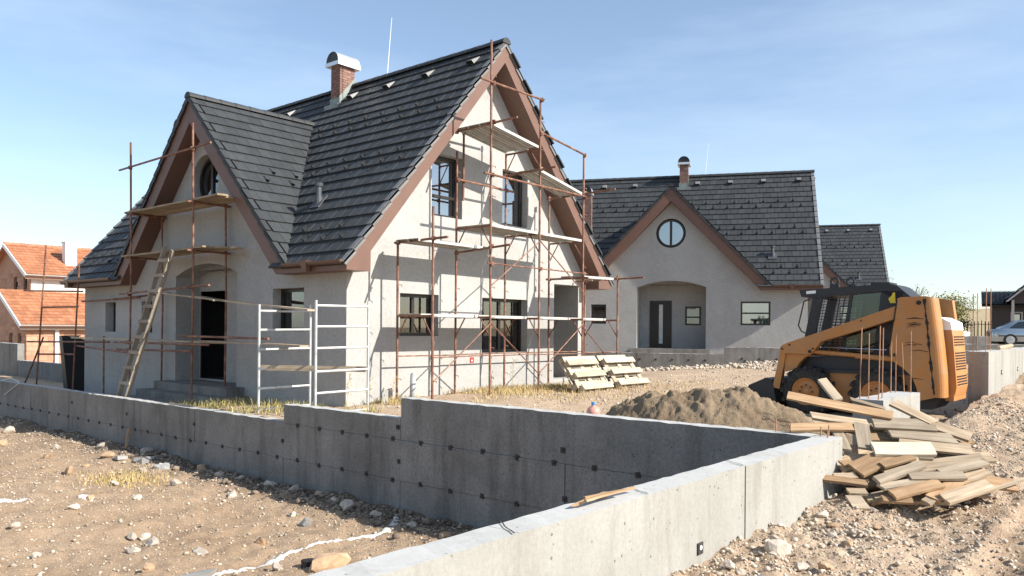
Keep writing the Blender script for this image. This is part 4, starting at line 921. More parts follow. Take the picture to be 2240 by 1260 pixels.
def do_arm(f):
    m = MB(); m.prism(arm, FS_, f(3.97), f(4.17)); a = sk('lift_arm', m, MT['orange'])
    m = MB(); m.prism([(-6.86, 1.23), (-6.96, 1.20), (-6.85, 0.56), (-6.73, 0.58)], FS_, f(3.99), f(4.11)); sk('arm_leg', m, MT['orange'], a)
    for y, z, r in ((-6.905, 1.255, 0.016), (-7.03, 1.325, 0.016), (-7.38, 1.22, 0.028), (-7.43, 1.27, 0.015), (-8.2, 1.74, 0.012)):
        m = MB(); m.tube((f(3.955), y, z), (f(3.98), y, z), r, 10); sk('bolt', m, MT['grime'], a)
    m = MB(); m.prism([(-6.94, 1.175), (-7.39, 1.165), (-7.28, 1.12), (-7.18, 1.02), (-7.13, 0.92), (-6.92, 0.86)], FS_, f(4.02), f(4.16)); sk('front_panel', m, MT['orange'])
    m = MB(); m.tube((f(4.05), -7.42, 1.215), (f(4.05), -8.2, 1.17), 0.036, 10); m.tube((f(4.05), -8.1, 1.165), (f(4.05), -8.66, 1.13), 0.045, 10); sk('lift_cylinder', m, MT['orange'])
    m = MB(); m.tube((f(4.15), -7.5, 1.29), (f(4.15), -8.55, 1.27), 0.012, 8); m.tube((f(4.15), -7.46, 1.36), (f(4.15), -7.5, 1.28), 0.02, 8); sk('hydraulic_rod', m, MT['chrome'])
both(do_arm)
# chassis and engine bay
m = MB(); m.prism([(-6.98, 0.35), (-6.95, 0.80), (-7.15, 1.12), (-8.64, 1.17), (-8.70, 1.80), (-9.15, 1.75), (-9.3, 1.6), (-9.36, 0.55), (-9.2, 0.35)], FS_, 4.20, 5.16); sk('chassis', m, MT['cab_black'])
for s in (0, 1):
    f = (lambda u: u) if s == 0 else mirror
    m = MB(); m.prism([(-7.0, 0.34), (-7.0, 0.88), (-8.9, 0.90), (-8.9, 0.34)], FS_, f(4.165), f(4.2)); sk('side_plate', m, MT['orange'])
    m = MB(); m.prism([(-7.15, 0.86), (-7.15, 0.91), (-8.9, 0.93), (-8.9, 0.88)], FS_, f(4.13), f(4.165)); sk('side_step', m, MT['cab_black'])
m = MB(); m.prism([(-9.2, 1.72), (-9.30, 1.76), (-9.44, 1.66), (-9.47, 1.50), (-9.53, 0.72), (-9.50, 0.56), (-9.3, 0.52)], FS_, 4.27, 5.09); hd = sk('engine_door', m, MT['orange'])
m = MB(); m.prism([(-9.18, 1.78), (-9.28, 1.80), (-9.44, 1.72), (-9.46, 1.60), (-9.32, 1.60)], FS_, 4.265, 5.095); sk('hood_cap', m, MT['white'], hd)
slot = MB().box((0, -0.012, 0), (0.075, 0.004, 0.018)).mesh('grille_slot', MT['grime'])
for blk, (z0, nr) in enumerate(((1.36, 4), (0.98, 7), (0.74, 4))):
    for r in range(nr):
        for c in range(7):
            z = z0 + r * 0.042; place('grille_slot', slot, hd, Matrix.Translation((4.34 + c * 0.1 - SKO.x, -9.53 + (z - 0.72) * 0.077 - SKO.y + 0.0, z - SKO.z)))
m = MB(); m.box((4.24, -9.50, 0.50), (5.12, -9.38, 0.60)); sk('counterweight', m, MT['orange'])
for k, (a, b) in enumerate((((4.24, -7.2, 1.22), (4.22, -8.55, 1.35)), ((4.23, -7.1, 1.15), (4.21, -8.5, 1.42)))):
    m = MB(); p0, p1 = Vector(a), Vector(b); m.path([p0, p0.lerp(p1, 0.25) - Vector((0.02, 0, 0.05)), p0.lerp(p1, 0.5) - Vector((0.02, 0, 0.07)), p0.lerp(p1, 0.75) - Vector((0, 0, 0.04)), p1], 0.014, 7); sk('hydraulic_hose', m, MT['rubber'])
# cab
m = MB(); cu0, cu1 = 4.28, 5.08
m.prism([(-7.07, 2.28), (-7.11, 2.16), (-7.35, 2.12), (-7.48, 2.15), (-8.42, 2.22), (-8.60, 2.10), (-8.95, 1.95), (-8.92, 2.08), (-8.66, 2.31), (-8.58, 2.34), (-8.22, 2.33), (-7.59, 2.30)], FS_, cu0, cu1); cabo = sk('cab_roof', m, MT['cab_black'])
for s in (0, 1):
    f = (lambda u: u) if s == 0 else mirror
    m = MB(); m.prism([(-7.31, 2.13), (-7.12, 1.20), (-7.30, 1.20), (-7.36, 1.54), (-7.48, 2.16)], FS_, f(4.28), f(4.34)); sk('cab_pillar', m, MT['cab_black'])
    m = MB(); m.prism([(-8.42, 2.23), (-8.30, 1.20), (-8.75, 1.20), (-8.75, 2.22)], FS_, f(4.28), f(4.34)); sk('cab_pillar', m, MT['cab_black'])
    m = MB(); m.prism([(-7.93, 2.20), (-7.78, 1.20), (-7.84, 1.20), (-7.98, 2.20)], FS_, f(4.285), f(4.32)); sk('cab_pillar', m, MT['cab_black'])
    m = MB(); m.prism([(-7.95, 2.17), (-8.42, 2.21), (-8.31, 1.22), (-7.80, 1.22)], FS_, f(4.295), f(4.30)); sk('side_glass', m, MT['glass_green'])
    m = MB()
    for k in range(12):
        y = -7.36 - k * 0.085; m.add([(f(4.31), y, 1.22), (f(4.31), y - 0.011, 1.22), (f(4.31), y - 0.161, 2.2), (f(4.31), y - 0.15, 2.2)], [(0, 1, 2, 3)])
    for k in range(19):
        z = 1.26 + k * 0.05; y0 = -7.20 - (z - 1.2) * 0.19; m.add([(f(4.308), y0, z), (f(4.308), y0, z + 0.011), (f(4.308), y0 - 1.1, z + 0.035), (f(4.308), y0 - 1.1, z + 0.024)], [(0, 1, 2, 3)])
    sk('mesh_guard', m, MT['cab_black'])
m = MB(); m.box((4.5, -8.2, 1.1), (4.86, -7.85, 1.32)); m.add([(4.5,-8.18,1.3),(4.86,-8.18,1.3),(4.86,-8.32,1.85),(4.5,-8.32,1.85),(4.5,-8.26,1.3),(4.86,-8.26,1.3),(4.86,-8.40,1.85),(4.5,-8.40,1.85)], [(0,1,2,3),(4,7,6,5),(0,4,5,1),(1,5,6,2),(2,6,7,3),(3,7,4,0)]); sk('seat', m, MT['cab_black'])
for y, z in ((-7.66, 2.37), (-7.92, 2.36)):
    m = MB(); n = 14; vs = []
    for i in range(n):
        a = 2 * math.pi * i / n
        for r in (0.045, 0.075): vs.append((4.31, y + r * math.cos(a), z + 0.04 + r * math.sin(a)))
        for r in (0.045, 0.075): vs.append((4.345, y + r * math.cos(a), z + 0.04 + r * math.sin(a)))
    fs = []
    for i in range(n):
        a = 4 * i; b = 4 * ((i + 1) % n); fs += [(a, a + 1, b + 1, b), (a + 2, b + 2, b + 3, a + 3), (a + 1, a + 3, b + 3, b + 1), (a, b, b + 2, a + 2)]
    m.add(vs, fs); 
    if y > -7.7: m.box((4.305, y - 0.075, z - 0.16), (4.35, y + 0.075, z + 0.0))
    sk('lifting_eye', m, MT['cab_black'], cabo)
m = MB(); m.box((4.3, -8.55, 2.33), (4.7, -8.25, 2.37)); sk('roof_hatch', m, MT['cab_black'], cabo)
m = MB(); m.path([(4.35, -7.24, 2.12), (4.33, -7.14, 2.08), (4.32, -7.05, 1.66), (4.33, -7.10, 1.56), (4.35, -7.18, 1.52)], 0.012); sk('grab_handle', m, MT['cab_black'], cabo)
m = MB(); m.prism([(-8.53, 2.10), (-8.58, 2.15), (-8.60, 2.20), (-8.63, 2.20), (-8.64, 2.03), (-8.56, 2.03)], FS_, 4.274, 4.2795); sk('warning_sticker', m, MT['yellow'], cabo)
m = MB(); m.prism([(-7.20, 2.255), (-7.36, 2.265), (-7.36, 2.215), (-7.20, 2.205)], FS_, 4.274, 4.2795); sk('maker_label', m, MT['white'], cabo)
# wheels
def tyre_mesh():
    m = MB(); n = 36; prof = [(0.0, 0.235), (0.0, 0.33), (0.03, 0.385), (0.08, 0.40), (0.2, 0.40), (0.25, 0.385), (0.28, 0.33), (0.28, 0.235)]; k = len(prof); vs = []
    for i in range(n):
        a = 2 * math.pi * i / n
        for u, r in prof: vs.append((u, r * math.cos(a), r * math.sin(a)))
    fs = [(i * k + j, i * k + j + 1, ((i + 1) % n) * k + j + 1, ((i + 1) % n) * k + j) for i in range(n) for j in range(k - 1)]
    m.add(vs, fs)
    for i in range(16):                                                       # tread bars
        a = 2 * math.pi * i / 16
        for s, off in ((0, 0.0), (1, math.pi / 16)):
            T = Matrix.Rotation(a + off, 4, 'X'); x0, x1 = ((-0.005, 0.15) if s == 0 else (0.13, 0.285))
            m.box((x0, -0.028, 0.375), (x1, 0.028, 0.425), T @ Matrix.Rotation(0.25 * (1 if s else -1), 4, 'Z'))
    return m.mesh('tyre', MT['rubber'])
def rim_mesh():
    m = MB(); n = 28; prof = [(0.03, 0.24), (0.01, 0.225), (0.05, 0.205), (0.07, 0.17), (0.055, 0.15), (0.06, 0.07), (0.03, 0.065), (0.03, 0.0)]; k = len(prof); vs = []
    for i in range(n):
        a = 2 * math.pi * i / n
        for u, r in prof: vs.append((u, r * math.cos(a), r * math.sin(a)))
    m.add(vs, [(i * k + j, i * k + j + 1, ((i + 1) % n) * k + j + 1, ((i + 1) % n) * k + j) for i in range(n) for j in range(k - 1)])
    m.mi = 1
    for i in range(8): a = 2 * math.pi * i / 8; m.tube((0.045, 0.11 * math.cos(a), 0.11 * math.sin(a)), (0.065, 0.11 * math.cos(a), 0.11 * math.sin(a)), 0.014, 6)
    return m.mesh('rim', [MT['orange'], MT['grime']], True)
TY, RI = tyre_mesh(), rim_mesh()
for y in (-7.33, -8.45):
    for s in (0, 1):
        T = Matrix.Translation((3.89 - SKO.x, y - SKO.y, 0.545 - SKO.z)) if s == 0 else Matrix.Translation((mirror(3.89) - SKO.x, y - SKO.y, 0.545 - SKO.z)) @ Matrix.Rotation(math.pi, 4, 'Z')
        w = place('wheel', TY, SK, T); place('rim', RI, w)
# bucket
m = MB(); out = [(-6.80, 0.34), (-6.72, 0.72), (-6.60, 0.74), (-6.52, 0.70), (-6.30, 0.60), (-6.12, 0.20), (-6.14, 0.18), (-6.7, 0.20)]
m.prism(out, FS_, 3.98, 4.0); m.prism(out, FS_, 5.36, 5.38); m.prism([(-6.80, 0.34), (-6.72, 0.72), (-6.60, 0.74), (-6.62, 0.71), (-6.69, 0.69), (-6.76, 0.35), (-6.68, 0.23), (-6.12, 0.21), (-6.12, 0.18), (-6.7, 0.20)], FS_, 4.0, 5.36); sk('bucket', m, MT['cab_black'])
PLANKS = [
    ((3.294, 7.995, 0.832), (0.95, -0.261, -0.171), (0.312, 0.753, 0.579), 1.0, 0.103, 'wood_orange', 'long tan board lying on top of the board pile'),
    ((4.016, 7.942, 0.77), (0.659, -0.636, -0.4), (0.752, 0.55, 0.363), 0.43, 0.105, 'wood', 'narrow board slanting down from the concrete stub onto the pile'),
    ((3.247, 7.873, 0.704), (0.971, -0.208, -0.121), (0.241, 0.822, 0.516), 0.53, 0.09, 'wood', None),
    ((3.024, 7.746, 0.639), (1.0, 0.013, 0.016), (-0.019, 0.857, 0.515), 0.62, 0.1, 'wood_orange', 'orange tinted board resting on the corner of the wall'),
    ((3.858, 7.807, 0.668), (0.996, -0.078, -0.039), (0.086, 0.85, 0.519), 0.6, 0.152, 'wood_grey', 'wide grey board near the top of the pile'),
    ((4.316, 7.758, 0.606), (0.83, -0.482, -0.28), (0.558, 0.711, 0.428), 0.3, 0.14, 'wood', 'board jutting out towards the right top of the pile'),
    ((3.966, 7.689, 0.57), (0.988, -0.137, -0.072), (0.155, 0.852, 0.5), 0.6, 0.13, 'wood_grey', None),
    ((4.033, 7.567, 0.493), (0.983, -0.163, -0.083), (0.183, 0.857, 0.481), 0.64, 0.15, 'wood', None),
    ((3.66, 7.42, 0.486), (1.0, -0.006, 0.005), (0.002, 0.879, 0.477), 0.56, 0.17, 'wood_new', 'fresh pale yellow board on the front of the board pile'),
    ((3.389, 7.652, 0.574), (-0.249, -0.836, -0.488), (0.968, -0.22, -0.117), 0.41, 0.123, 'wood_grey', 'grey board end standing upright on the left of the pile'),
    ((3.169, 7.618, 0.523), (-0.065, -0.866, -0.495), (0.998, -0.06, -0.026), 0.26, 0.094, 'wood_grey', None),
    ((3.264, 7.266, 0.362), (0.858, 0.455, 0.238), (-0.513, 0.767, 0.386), 0.33, 0.17, 'wood_orange', 'broad brown board end tilted on the left of the pile'),
    ((3.54, 7.276, 0.395), (0.932, 0.319, 0.172), (-0.363, 0.831, 0.421), 0.37, 0.071, 'wood_orange', None),
    ((3.375, 7.078, 0.296), (0.899, 0.392, 0.195), (-0.438, 0.812, 0.385), 0.33, 0.089, 'wood_grey', 'short grey board end facing the camera in the pile'),
    ((4.039, 7.327, 0.371), (0.984, 0.154, 0.087), (-0.177, 0.876, 0.448), 0.73, 0.145, 'wood', None),
    ((4.097, 7.213, 0.354), (0.948, 0.282, 0.149), (-0.319, 0.851, 0.417), 0.5, 0.085, 'wood_grey', None),
    ((3.799, 7.085, 0.295), (1.0, 0.016, 0.016), (-0.021, 0.902, 0.431), 0.5, 0.094, 'wood_grey', None),
    ((4.175, 7.187, 0.281), (0.911, 0.368, 0.187), (-0.413, 0.82, 0.396), 0.36, 0.11, 'wood', None),
    ((3.388, 6.997, 0.231), (0.974, 0.201, 0.1), (-0.225, 0.886, 0.405), 0.3, 0.072, 'wood_grey', None),
    ((3.417, 6.885, 0.194), (0.943, 0.303, 0.14), (-0.334, 0.865, 0.375), 0.28, 0.105, 'wood_orange', 'short orange board end low on the pile'),
    ((3.955, 6.885, 0.199), (0.919, 0.358, 0.165), (-0.394, 0.843, 0.365), 0.56, 0.122, 'wood', 'light brown board leaning on the ground at the right of the pile'),
    ((3.738, 6.918, 0.18), (0.796, 0.552, 0.249), (-0.605, 0.732, 0.313), 0.28, 0.105, 'wood_orange', None),
    ((2.966, 6.795, 0.114), (0.999, -0.046, -0.004), (0.044, 0.924, 0.38), 0.14, 0.17, 'wood_grey', 'grey board end lying on the gravel at the foot of the pile'),
    ((3.017, 7.163, 0.273), (1.0, 0.023, 0.02), (-0.03, 0.899, 0.436), 0.2, 0.069, 'wood', None),
    ((3.105, 7.334, 0.359), (0.994, 0.097, 0.059), (-0.113, 0.883, 0.456), 0.12, 0.076, 'wood_orange', None),
    ((3.102, 7.065, 0.234), (0.972, -0.217, -0.093), (0.236, 0.88, 0.413), 0.13, 0.074, 'wood_orange', None),
    ((3.041, 6.977, 0.173), (0.999, -0.049, -0.013), (0.05, 0.911, 0.409), 0.16, 0.069, 'wood', None),
    ((3.326, 6.845, 0.131), (0.993, -0.11, -0.039), (0.116, 0.913, 0.39), 0.25, 0.074, 'wood_orange', None),
    ((3.593, 6.832, 0.127), (0.841, 0.496, 0.217), (-0.541, 0.776, 0.324), 0.09, 0.074, 'wood', None),
    ((3.371, 8.257, 0.895), (0.184, -0.811, -0.555), (0.983, 0.147, 0.111), 0.09, 0.094, 'wood_grey', 'small grey board end sticking up behind the long top board'),
    ((3.481, 7.662, 0.556), (1.0, 0.0, 0.008), (-0.004, 0.865, 0.502), 0.11, 0.099, 'wood_orange', None),
    ((3.742, 8.053, 0.807), (0.887, -0.39, -0.248), (0.462, 0.74, 0.488), 0.08, 0.042, 'wood', None),
    ((4.304, 7.039, 0.205), (0.922, 0.349, 0.168), (-0.388, 0.84, 0.38), 0.26, 0.018, 'wood_grey', 'thin pale batten on the ground at the right of the pile'),
    ((3.843, 7.364, 0.415), (0.996, -0.078, -0.033), (0.084, 0.881, 0.465), 0.13, 0.045, 'wood_grey', None),
    ((3.503, 7.236, 0.306), (0.974, 0.2, 0.108), (-0.227, 0.873, 0.432), 0.23, 0.128, 'wood', None),
    ((3.555, 7.916, 0.573), (0.938, -0.303, -0.17), (0.343, 0.885, 0.314), 0.76, 0.138, 'wood', None),
    ((3.382, 7.453, 0.321), (0.944, -0.289, -0.159), (0.317, 0.928, 0.197), 0.77, 0.14, 'wood', None),
    ((3.44, 7.424, 0.262), (0.935, 0.312, 0.167), (-0.331, 0.938, 0.106), 0.62, 0.13, 'wood_grey', None),
    ((3.284, 7.492, 0.359), (0.906, 0.378, 0.191), (-0.424, 0.814, 0.397), 0.49, 0.145, 'wood', None),
    ((4.234, 7.502, 0.34), (0.996, 0.089, 0.026), (-0.092, 0.975, 0.202), 0.49, 0.139, 'wood', None),
    ((3.228, 7.631, 0.343), (1.0, 0.017, 0.024), (-0.027, 0.849, 0.527), 0.42, 0.13, 'wood', None),
    ((3.785, 7.847, 0.509), (0.975, -0.2, -0.095), (0.219, 0.809, 0.545), 0.49, 0.124, 'wood', None),
    ((3.361, 7.936, 0.601), (0.966, 0.236, 0.106), (-0.255, 0.939, 0.232), 0.5, 0.101, 'wood_orange', None),
    ((3.245, 7.611, 0.423), (0.904, 0.407, 0.132), (-0.415, 0.757, 0.504), 0.5, 0.109, 'wood', None),
    ((3.418, 7.083, 0.108), (0.955, 0.283, 0.085), (-0.295, 0.933, 0.207), 0.55, 0.098, 'wood_orange', None),
    ((4.078, 7.884, 0.54), (0.991, -0.123, -0.053), (0.133, 0.936, 0.327), 0.71, 0.15, 'wood', None),
    ((3.841, 7.882, 0.501), (0.923, -0.338, -0.184), (0.383, 0.766, 0.516), 0.62, 0.148, 'wood', None),
    ((3.764, 7.412, 0.298), (0.905, -0.408, -0.118), (0.425, 0.867, 0.261), 0.8, 0.129, 'wood_grey', None),
    ((3.846, 7.776, 0.49), (0.899, -0.404, -0.167), (0.433, 0.878, 0.207), 0.75, 0.14, 'wood_orange', None),
    ((3.503, 7.965, 0.617), (0.999, 0.023, 0.042), (-0.037, 0.932, 0.361), 0.47, 0.11, 'wood', None),
    ((3.431, 7.131, 0.127), (0.957, 0.258, 0.13), (-0.288, 0.875, 0.388), 0.39, 0.103, 'wood_grey', None),
    ((3.467, 7.403, 0.245), (0.988, 0.128, 0.087), (-0.153, 0.894, 0.42), 0.64, 0.131, 'wood', None),
    ((3.576, 7.633, 0.398), (0.943, 0.318, 0.097), (-0.324, 0.814, 0.481), 0.44, 0.114, 'wood_grey', None),
    ((4.287, 7.81, 0.468), (0.934, 0.326, 0.149), (-0.358, 0.861, 0.362), 0.56, 0.114, 'wood_orange', None),
    ((4.061, 7.284, 0.183), (0.997, 0.045, 0.063), (-0.059, 0.972, 0.226), 0.65, 0.11, 'wood_orange', None),
    ((4.343, 7.526, 0.387), (0.984, 0.175, 0.022), (-0.166, 0.877, 0.451), 0.47, 0.136, 'wood', None),
    ((3.432, 7.25, 0.195), (0.895, -0.429, -0.126), (0.413, 0.687, 0.598), 0.39, 0.123, 'wood_orange', None),
    ((3.494, 7.306, 0.191), (0.992, -0.09, -0.085), (0.123, 0.763, 0.635), 0.71, 0.112, 'wood_orange', None),
    ((3.527, 7.297, 0.226), (0.989, 0.115, 0.097), (-0.148, 0.863, 0.483), 0.77, 0.119, 'wood', None),
    ((3.25, 7.506, 0.342), (0.997, 0.038, 0.063), (-0.065, 0.846, 0.53), 0.35, 0.109, 'wood', None),
    ((3.625, 7.298, 0.224), (0.912, -0.371, -0.175), (0.399, 0.706, 0.585), 0.51, 0.136, 'wood', None),
    ((3.93, 7.384, 0.286), (0.922, 0.363, 0.137), (-0.364, 0.684, 0.632), 0.49, 0.142, 'wood_orange', None),
    ((3.918, 7.532, 0.381), (0.967, 0.242, 0.077), (-0.247, 0.829, 0.502), 0.41, 0.095, 'wood_grey', None),
    ((3.92, 7.367, 0.28), (0.915, 0.387, 0.114), (-0.378, 0.723, 0.578), 0.65, 0.143, 'wood', None),
    ((3.381, 7.029, 0.124), (0.99, 0.139, 0.033), (-0.142, 0.947, 0.289), 0.36, 0.091, 'wood', None),
    ((4.041, 7.27, 0.169), (0.947, -0.303, -0.108), (0.32, 0.861, 0.396), 0.61, 0.146, 'wood', None),
    ((3.375, 7.598, 0.338), (0.967, -0.248, -0.062), (0.245, 0.828, 0.505), 0.73, 0.131, 'wood_grey', None),
    ((4.181, 7.286, 0.239), (0.964, -0.24, -0.114), (0.265, 0.841, 0.473), 0.8, 0.144, 'wood_orange', None),
    ((3.51, 7.013, 0.105), (0.998, -0.056, -0.011), (0.056, 0.964, 0.26), 0.75, 0.118, 'wood', None),
]
# ------------------------------------------------------------ pile of shuttering boards
VIS = {2: 'board just below the long top board of the pile, towards the wall', 6: 'grey board directly above the fresh pale board', 7: 'board at the right just behind the fresh pale board', 10: 'short grey board end beside the wall corner, left of the upright one', 12: 'orange board end directly below the fresh pale board', 14: 'wide brown board right of and below the fresh pale board',
       15: 'grey board slanting over the wide brown board at the right', 16: 'thin grey board lying level in the middle of the pile', 17: 'board under the right end of the thin grey board', 18: 'light grey board low in the pile above the short orange end', 21: 'orange board beneath the light brown one at the lower right', 23: 'lowest thin board sticking out towards the wall', 24: 'small orange board end close to the wall, below the upright grey one', 25: 'orange board end just above the lowest boards at the left',
       26: 'small board end in the shadow by the wall foot', 27: 'reddish board at the very bottom of the pile', 28: 'short board stub on the gravel in the middle of the pile foot', 30: 'orange board end between the upright grey board and the pale one', 31: 'small splinter board below the concrete stub', 33: 'thin grey sliver directly under the right half of the pale board', 34: 'brown board end behind the short grey end in the middle'}
for i, (c, ax, ac, L, W, mt, lab) in enumerate(PLANKS):
    ax = Vector(ax).normalized(); ac = Vector(ac); ac = (ac - ax * ac.dot(ax)).normalized(); c = Vector(c); nn = ax.cross(ac); T = 0.023 + 0.006 * ((i * 7) % 3) / 2; W *= 1.12
    L2 = L; p0 = c - ax * (L / 2)
    if L < 0.35:
        d = 0.25
        if ax.y > 0.15: L2 = L + d
        elif ax.y < -0.15: p0 = p0 - ax * d; L2 = L + d
    o = place('plank', plank_mesh(L2, W, T, 100 + i).mesh('plank', MT[mt])); o.matrix_basis = basis(ax, ac, nn, p0 - nn * T * 0.5)
    tag(o, lab or VIS.get(i) or 'weathered shuttering plank buried in the board pile', 'plank', None if (lab or i in VIS) else 'loose planks of the board pile')
rg = random.Random(21)
for i in range(12):                                                # the planks beneath that carry them
    t = rg.random(); zz = 0.06 + 0.55 * t * rg.uniform(0.5, 1.0); y = 7.05 + 1.05 * t + rg.uniform(0.05, 0.35); x = rg.uniform(3.05, 4.15)
    L = rg.uniform(0.5, 1.0); a = rg.uniform(-0.45, 0.45); ax = Vector((math.cos(a), math.sin(a), rg.uniform(-0.10, 0.10))).normalized(); sd = Vector((-ax.y, ax.x, rg.uniform(-0.5, 0.3))); sd = (sd - ax * sd.dot(ax)).normalized()
    p0 = Vector((x, y, zz)) - ax * L * 0.5
    if p0.x < 3.0 and p0.y < 8: p0.x = 3.0
    o = place('plank', plank_mesh(L, rg.uniform(0.09, 0.15), 0.028, 200 + i).mesh('plank', MT[rg.choice(('wood', 'wood_grey', 'wood_orange'))])); o.matrix_basis = basis(ax, sd, ax.cross(sd), p0)
    tag(o, 'weathered shuttering plank buried in the board pile', 'plank', 'loose planks of the board pile')
# rebar starters by the wall corner, beneath the boards
m = MB()
for (u, v, z0, z1) in ((-1.88, -9.3, 0.5, 0.68), (-1.86, -9.15, 0.5, 0.70), (-1.9, -9.6, 0.5, 0.66), (-1.86, -9.66, 0.5, 0.68), (-1.95, -9.68, 0.5, 0.64)): rebar(RW, u, v, z0, z1, (0.01, 0.0))

# ------------------------------------------------------------ sand pile
def mat_sand():
    m, nt, b = new_mat('damp grey sand'); co = pos_co(nt)
    c = ramp(nt, noise(nt, co, 2.2, 5), [(0.3, (0.20, 0.145, 0.095)), (0.7, (0.30, 0.228, 0.155))]); c = mix(nt, 1.0, c, ramp(nt, noise(nt, co, 40, 4, 0.7), [(0.25, 0.7), (0.75, 1.2)]), 'MULTIPLY')
    nt.links.new(c, b.inputs['Base Color']); b.inputs['Roughness'].default_value = 0.97; b.inputs['Specular IOR Level'].default_value = 0.1; bump(nt, b, noise(nt, co, 22, 7, 0.75), 1.0, 0.035); return m
MT['sand'] = mat_sand()
def sand_h(u, v):
    h = 0.56 * np.exp(-(((u - 0.35) / 0.75) ** 2 + ((v + 7.0) / 0.80) ** 2)) + 0.50 * np.exp(-(((u - 0.9) / 0.75) ** 2 + ((v + 7.9) / 0.75) ** 2)) + 0.30 * np.exp(-(((u - 0.1) / 0.6) ** 2 + ((v + 6.2) / 0.6) ** 2))
    return yard_h(u, v) - 0.05 + h * (1 + 0.35 * fbm(u * 2.2, v * 2.2, 3)) + np.minimum(h * 2, 1) * (0.06 * fbm(u * 4.5, v * 4.5, 3, 0.6) + 0.055 * fbm(u * 13, v * 13, 3, 0.75))
o = sheet('sand_pile', np.arange(-1.78, 3.0, 0.025), np.arange(-9.6, -4.4, 0.025), sand_h, MT['sand']); del o['kind']; tag(o, 'heap of damp grey sand between the wall and the loader', 'sand heap')

# ------------------------------------------------------------ stones
def rock_mesh(seed, sub=2, rough=0.35, flat=0.7):
    bm = bmesh.new(); bmesh.ops.create_icosphere(bm, subdivisions=sub, radius=1.0); rg = random.Random(seed)
    dirs = [(Vector((rg.gauss(0, 1), rg.gauss(0, 1), rg.gauss(0, 1))).normalized(), rg.uniform(0.55, 0.95)) for _ in range(9)]
    for v in bm.verts:
        p = v.co.normalized(); r = 1.0
        for d, k in dirs:
            t = p.dot(d)
            if t > k * 0.8: r = min(r, k * 0.8 / t if t > 0 else r)
        v.co = p * r * (1 + rough * 0.15 * rg.uniform(-1, 1)); v.co.z *= flat
    me = bpy.data.meshes.new('rock'); bm.to_mesh(me); bm.free(); return me
MT['rock'] = simple('pale limestone', (0.42, 0.36, 0.30), 0.9, 0.22, 1.6, rnd=0.25, bmp=0.5, bscale=6)
MT['rock_tan'] = simple('tan rock', (0.40, 0.27, 0.17), 0.9, 0.2, 1.6, rnd=0.2, bmp=0.5, bscale=6)
MT['rock_grey'] = simple('grey stone', (0.25, 0.24, 0.225), 0.85, 0.15, 2.0, bmp=0.3, bscale=8)
ROCKS = [rock_mesh(s, 2) for s in range(6)]
for me in ROCKS: me.materials.append(MT['rock'])
ROCKT = [me.copy() for me in ROCKS]
for me in ROCKT: me.materials[0] = MT['rock_tan']
def rock(u, v, zf, s, label, group=None, tan=False, seed=0, grey=False, shape=(1, 1, 1)):
    rg = random.Random(seed); z = float(zf(np.array([u]), np.array([v]))[0]); me = (ROCKT if tan else ROCKS)[seed % 6]
    if grey: me = me.copy(); me.materials[0] = MT['rock_grey']
    o = place('rock', me, None, Matrix.Translation(P(u, v, z + s * 0.25)) @ Matrix.Rotation(rg.uniform(0, 6.3), 4, 'Z') @ Matrix.Rotation(rg.uniform(-0.3, 0.3), 4, 'X') @ Matrix.Diagonal((s * shape[0], s * shape[1], s * shape[2], 1)))
    return tag(o, label, 'rock', group)
PL_ = lambda u, v: pit_h(u, v)
named = [(-3.17, -3.23, 0.10, 'round grey stone at the edge of the wall shadow', dict(grey=True, shape=(1, 1, 1.3))), (-4.22, -5.15, 0.22, 'large tan boulder beside the white line at the bottom of the picture', dict(tan=True, shape=(1.25, 0.8, 0.9))),
         (-2.41, -3.17, 0.15, 'biggest pale rock in the wall shadow by the stepped wall', dict()), (-2.43, 4.91, 0.13, 'pale rock near the foot of the long wall at the left', dict()), (-5.0, -2.72, 0.13, 'cream rock lying alone in the middle of the open plot', dict()),
         (-3.57, 4.62, 0.13, 'upright tan rock left of the dry straw clump', dict(tan=True)), (-3.9, 2.74, 0.16, 'flat brown stone leaning beside the dry straw clump', dict(tan=True, shape=(1.3, 0.6, 0.9)))]
for i, (u, v, s, lab, kw) in enumerate(named): rock(u, v, pit_h, s, lab, seed=i, **kw)
common = [(-2.85, 3.63, .13), (-2.56, 2.02, .10), (-3.04, 1.82, .12), (-3.19, .28, .11), (-4.52, .28, .09), (-4.15, -.45, .10), (-5.3, -2.86, .10), (-4.81, -3.5, .10), (-4.13, -3.67, .10), (-4.97, -2.12, .09), (-4.86, -2.24, .08), (-2.73, 9.35, .18), (-3.46, 7.57, .15), (-5.02, -.42, .09), (-2.91, -.95, .10), (-3.07, -2.77, .08), (-2.13, 1.46, .13), (-2.38, .34, .12), (-2.2, 3.42, .15), (-2.25, -1.6, .12), (-2.2, -2.2, .11), (-2.3, -2.7, .10), (-2.35, -3.7, .09), (-2.5, -4.6, .10), (-2.6, -5.3, .09), (-2.2, -.9, .12), (-2.3, -.2, .1), (-4.6, -4.75, .08), (-5.6, -3.9, .08), (-6.1, -2.2, .08), (-5.9, -.9, .08), (-3.9, .9, .08), (-3.4, 3.3, .08), (-4.4, 1.9, .07), (-5.0, 3.1, .09), (-3.0, 5.8, .1)]
for i, (u, v, s) in enumerate(common): rock(u, v, pit_h, s, 'pale stone lying loose on the open plot below the long wall', 'loose stones on the open plot', seed=i + 9, tan=(i % 4 == 0))
named = [(-4.13, -10.08, 0.13, 'big rounded pale stone half buried near the foot of the sunlit wall', dict()), (-3.34, -11.17, 0.06, 'flat grey stone alone on the tyre tracks at the right', dict(grey=True)), (-2.79, -9.92, 0.07, 'pale stone against the sunlit wall by the board pile', dict())]
for i, (u, v, s, lab, kw) in enumerate(named): rock(u, v, street_h, s, lab, seed=i + 50, **kw)
rg = random.Random(9)
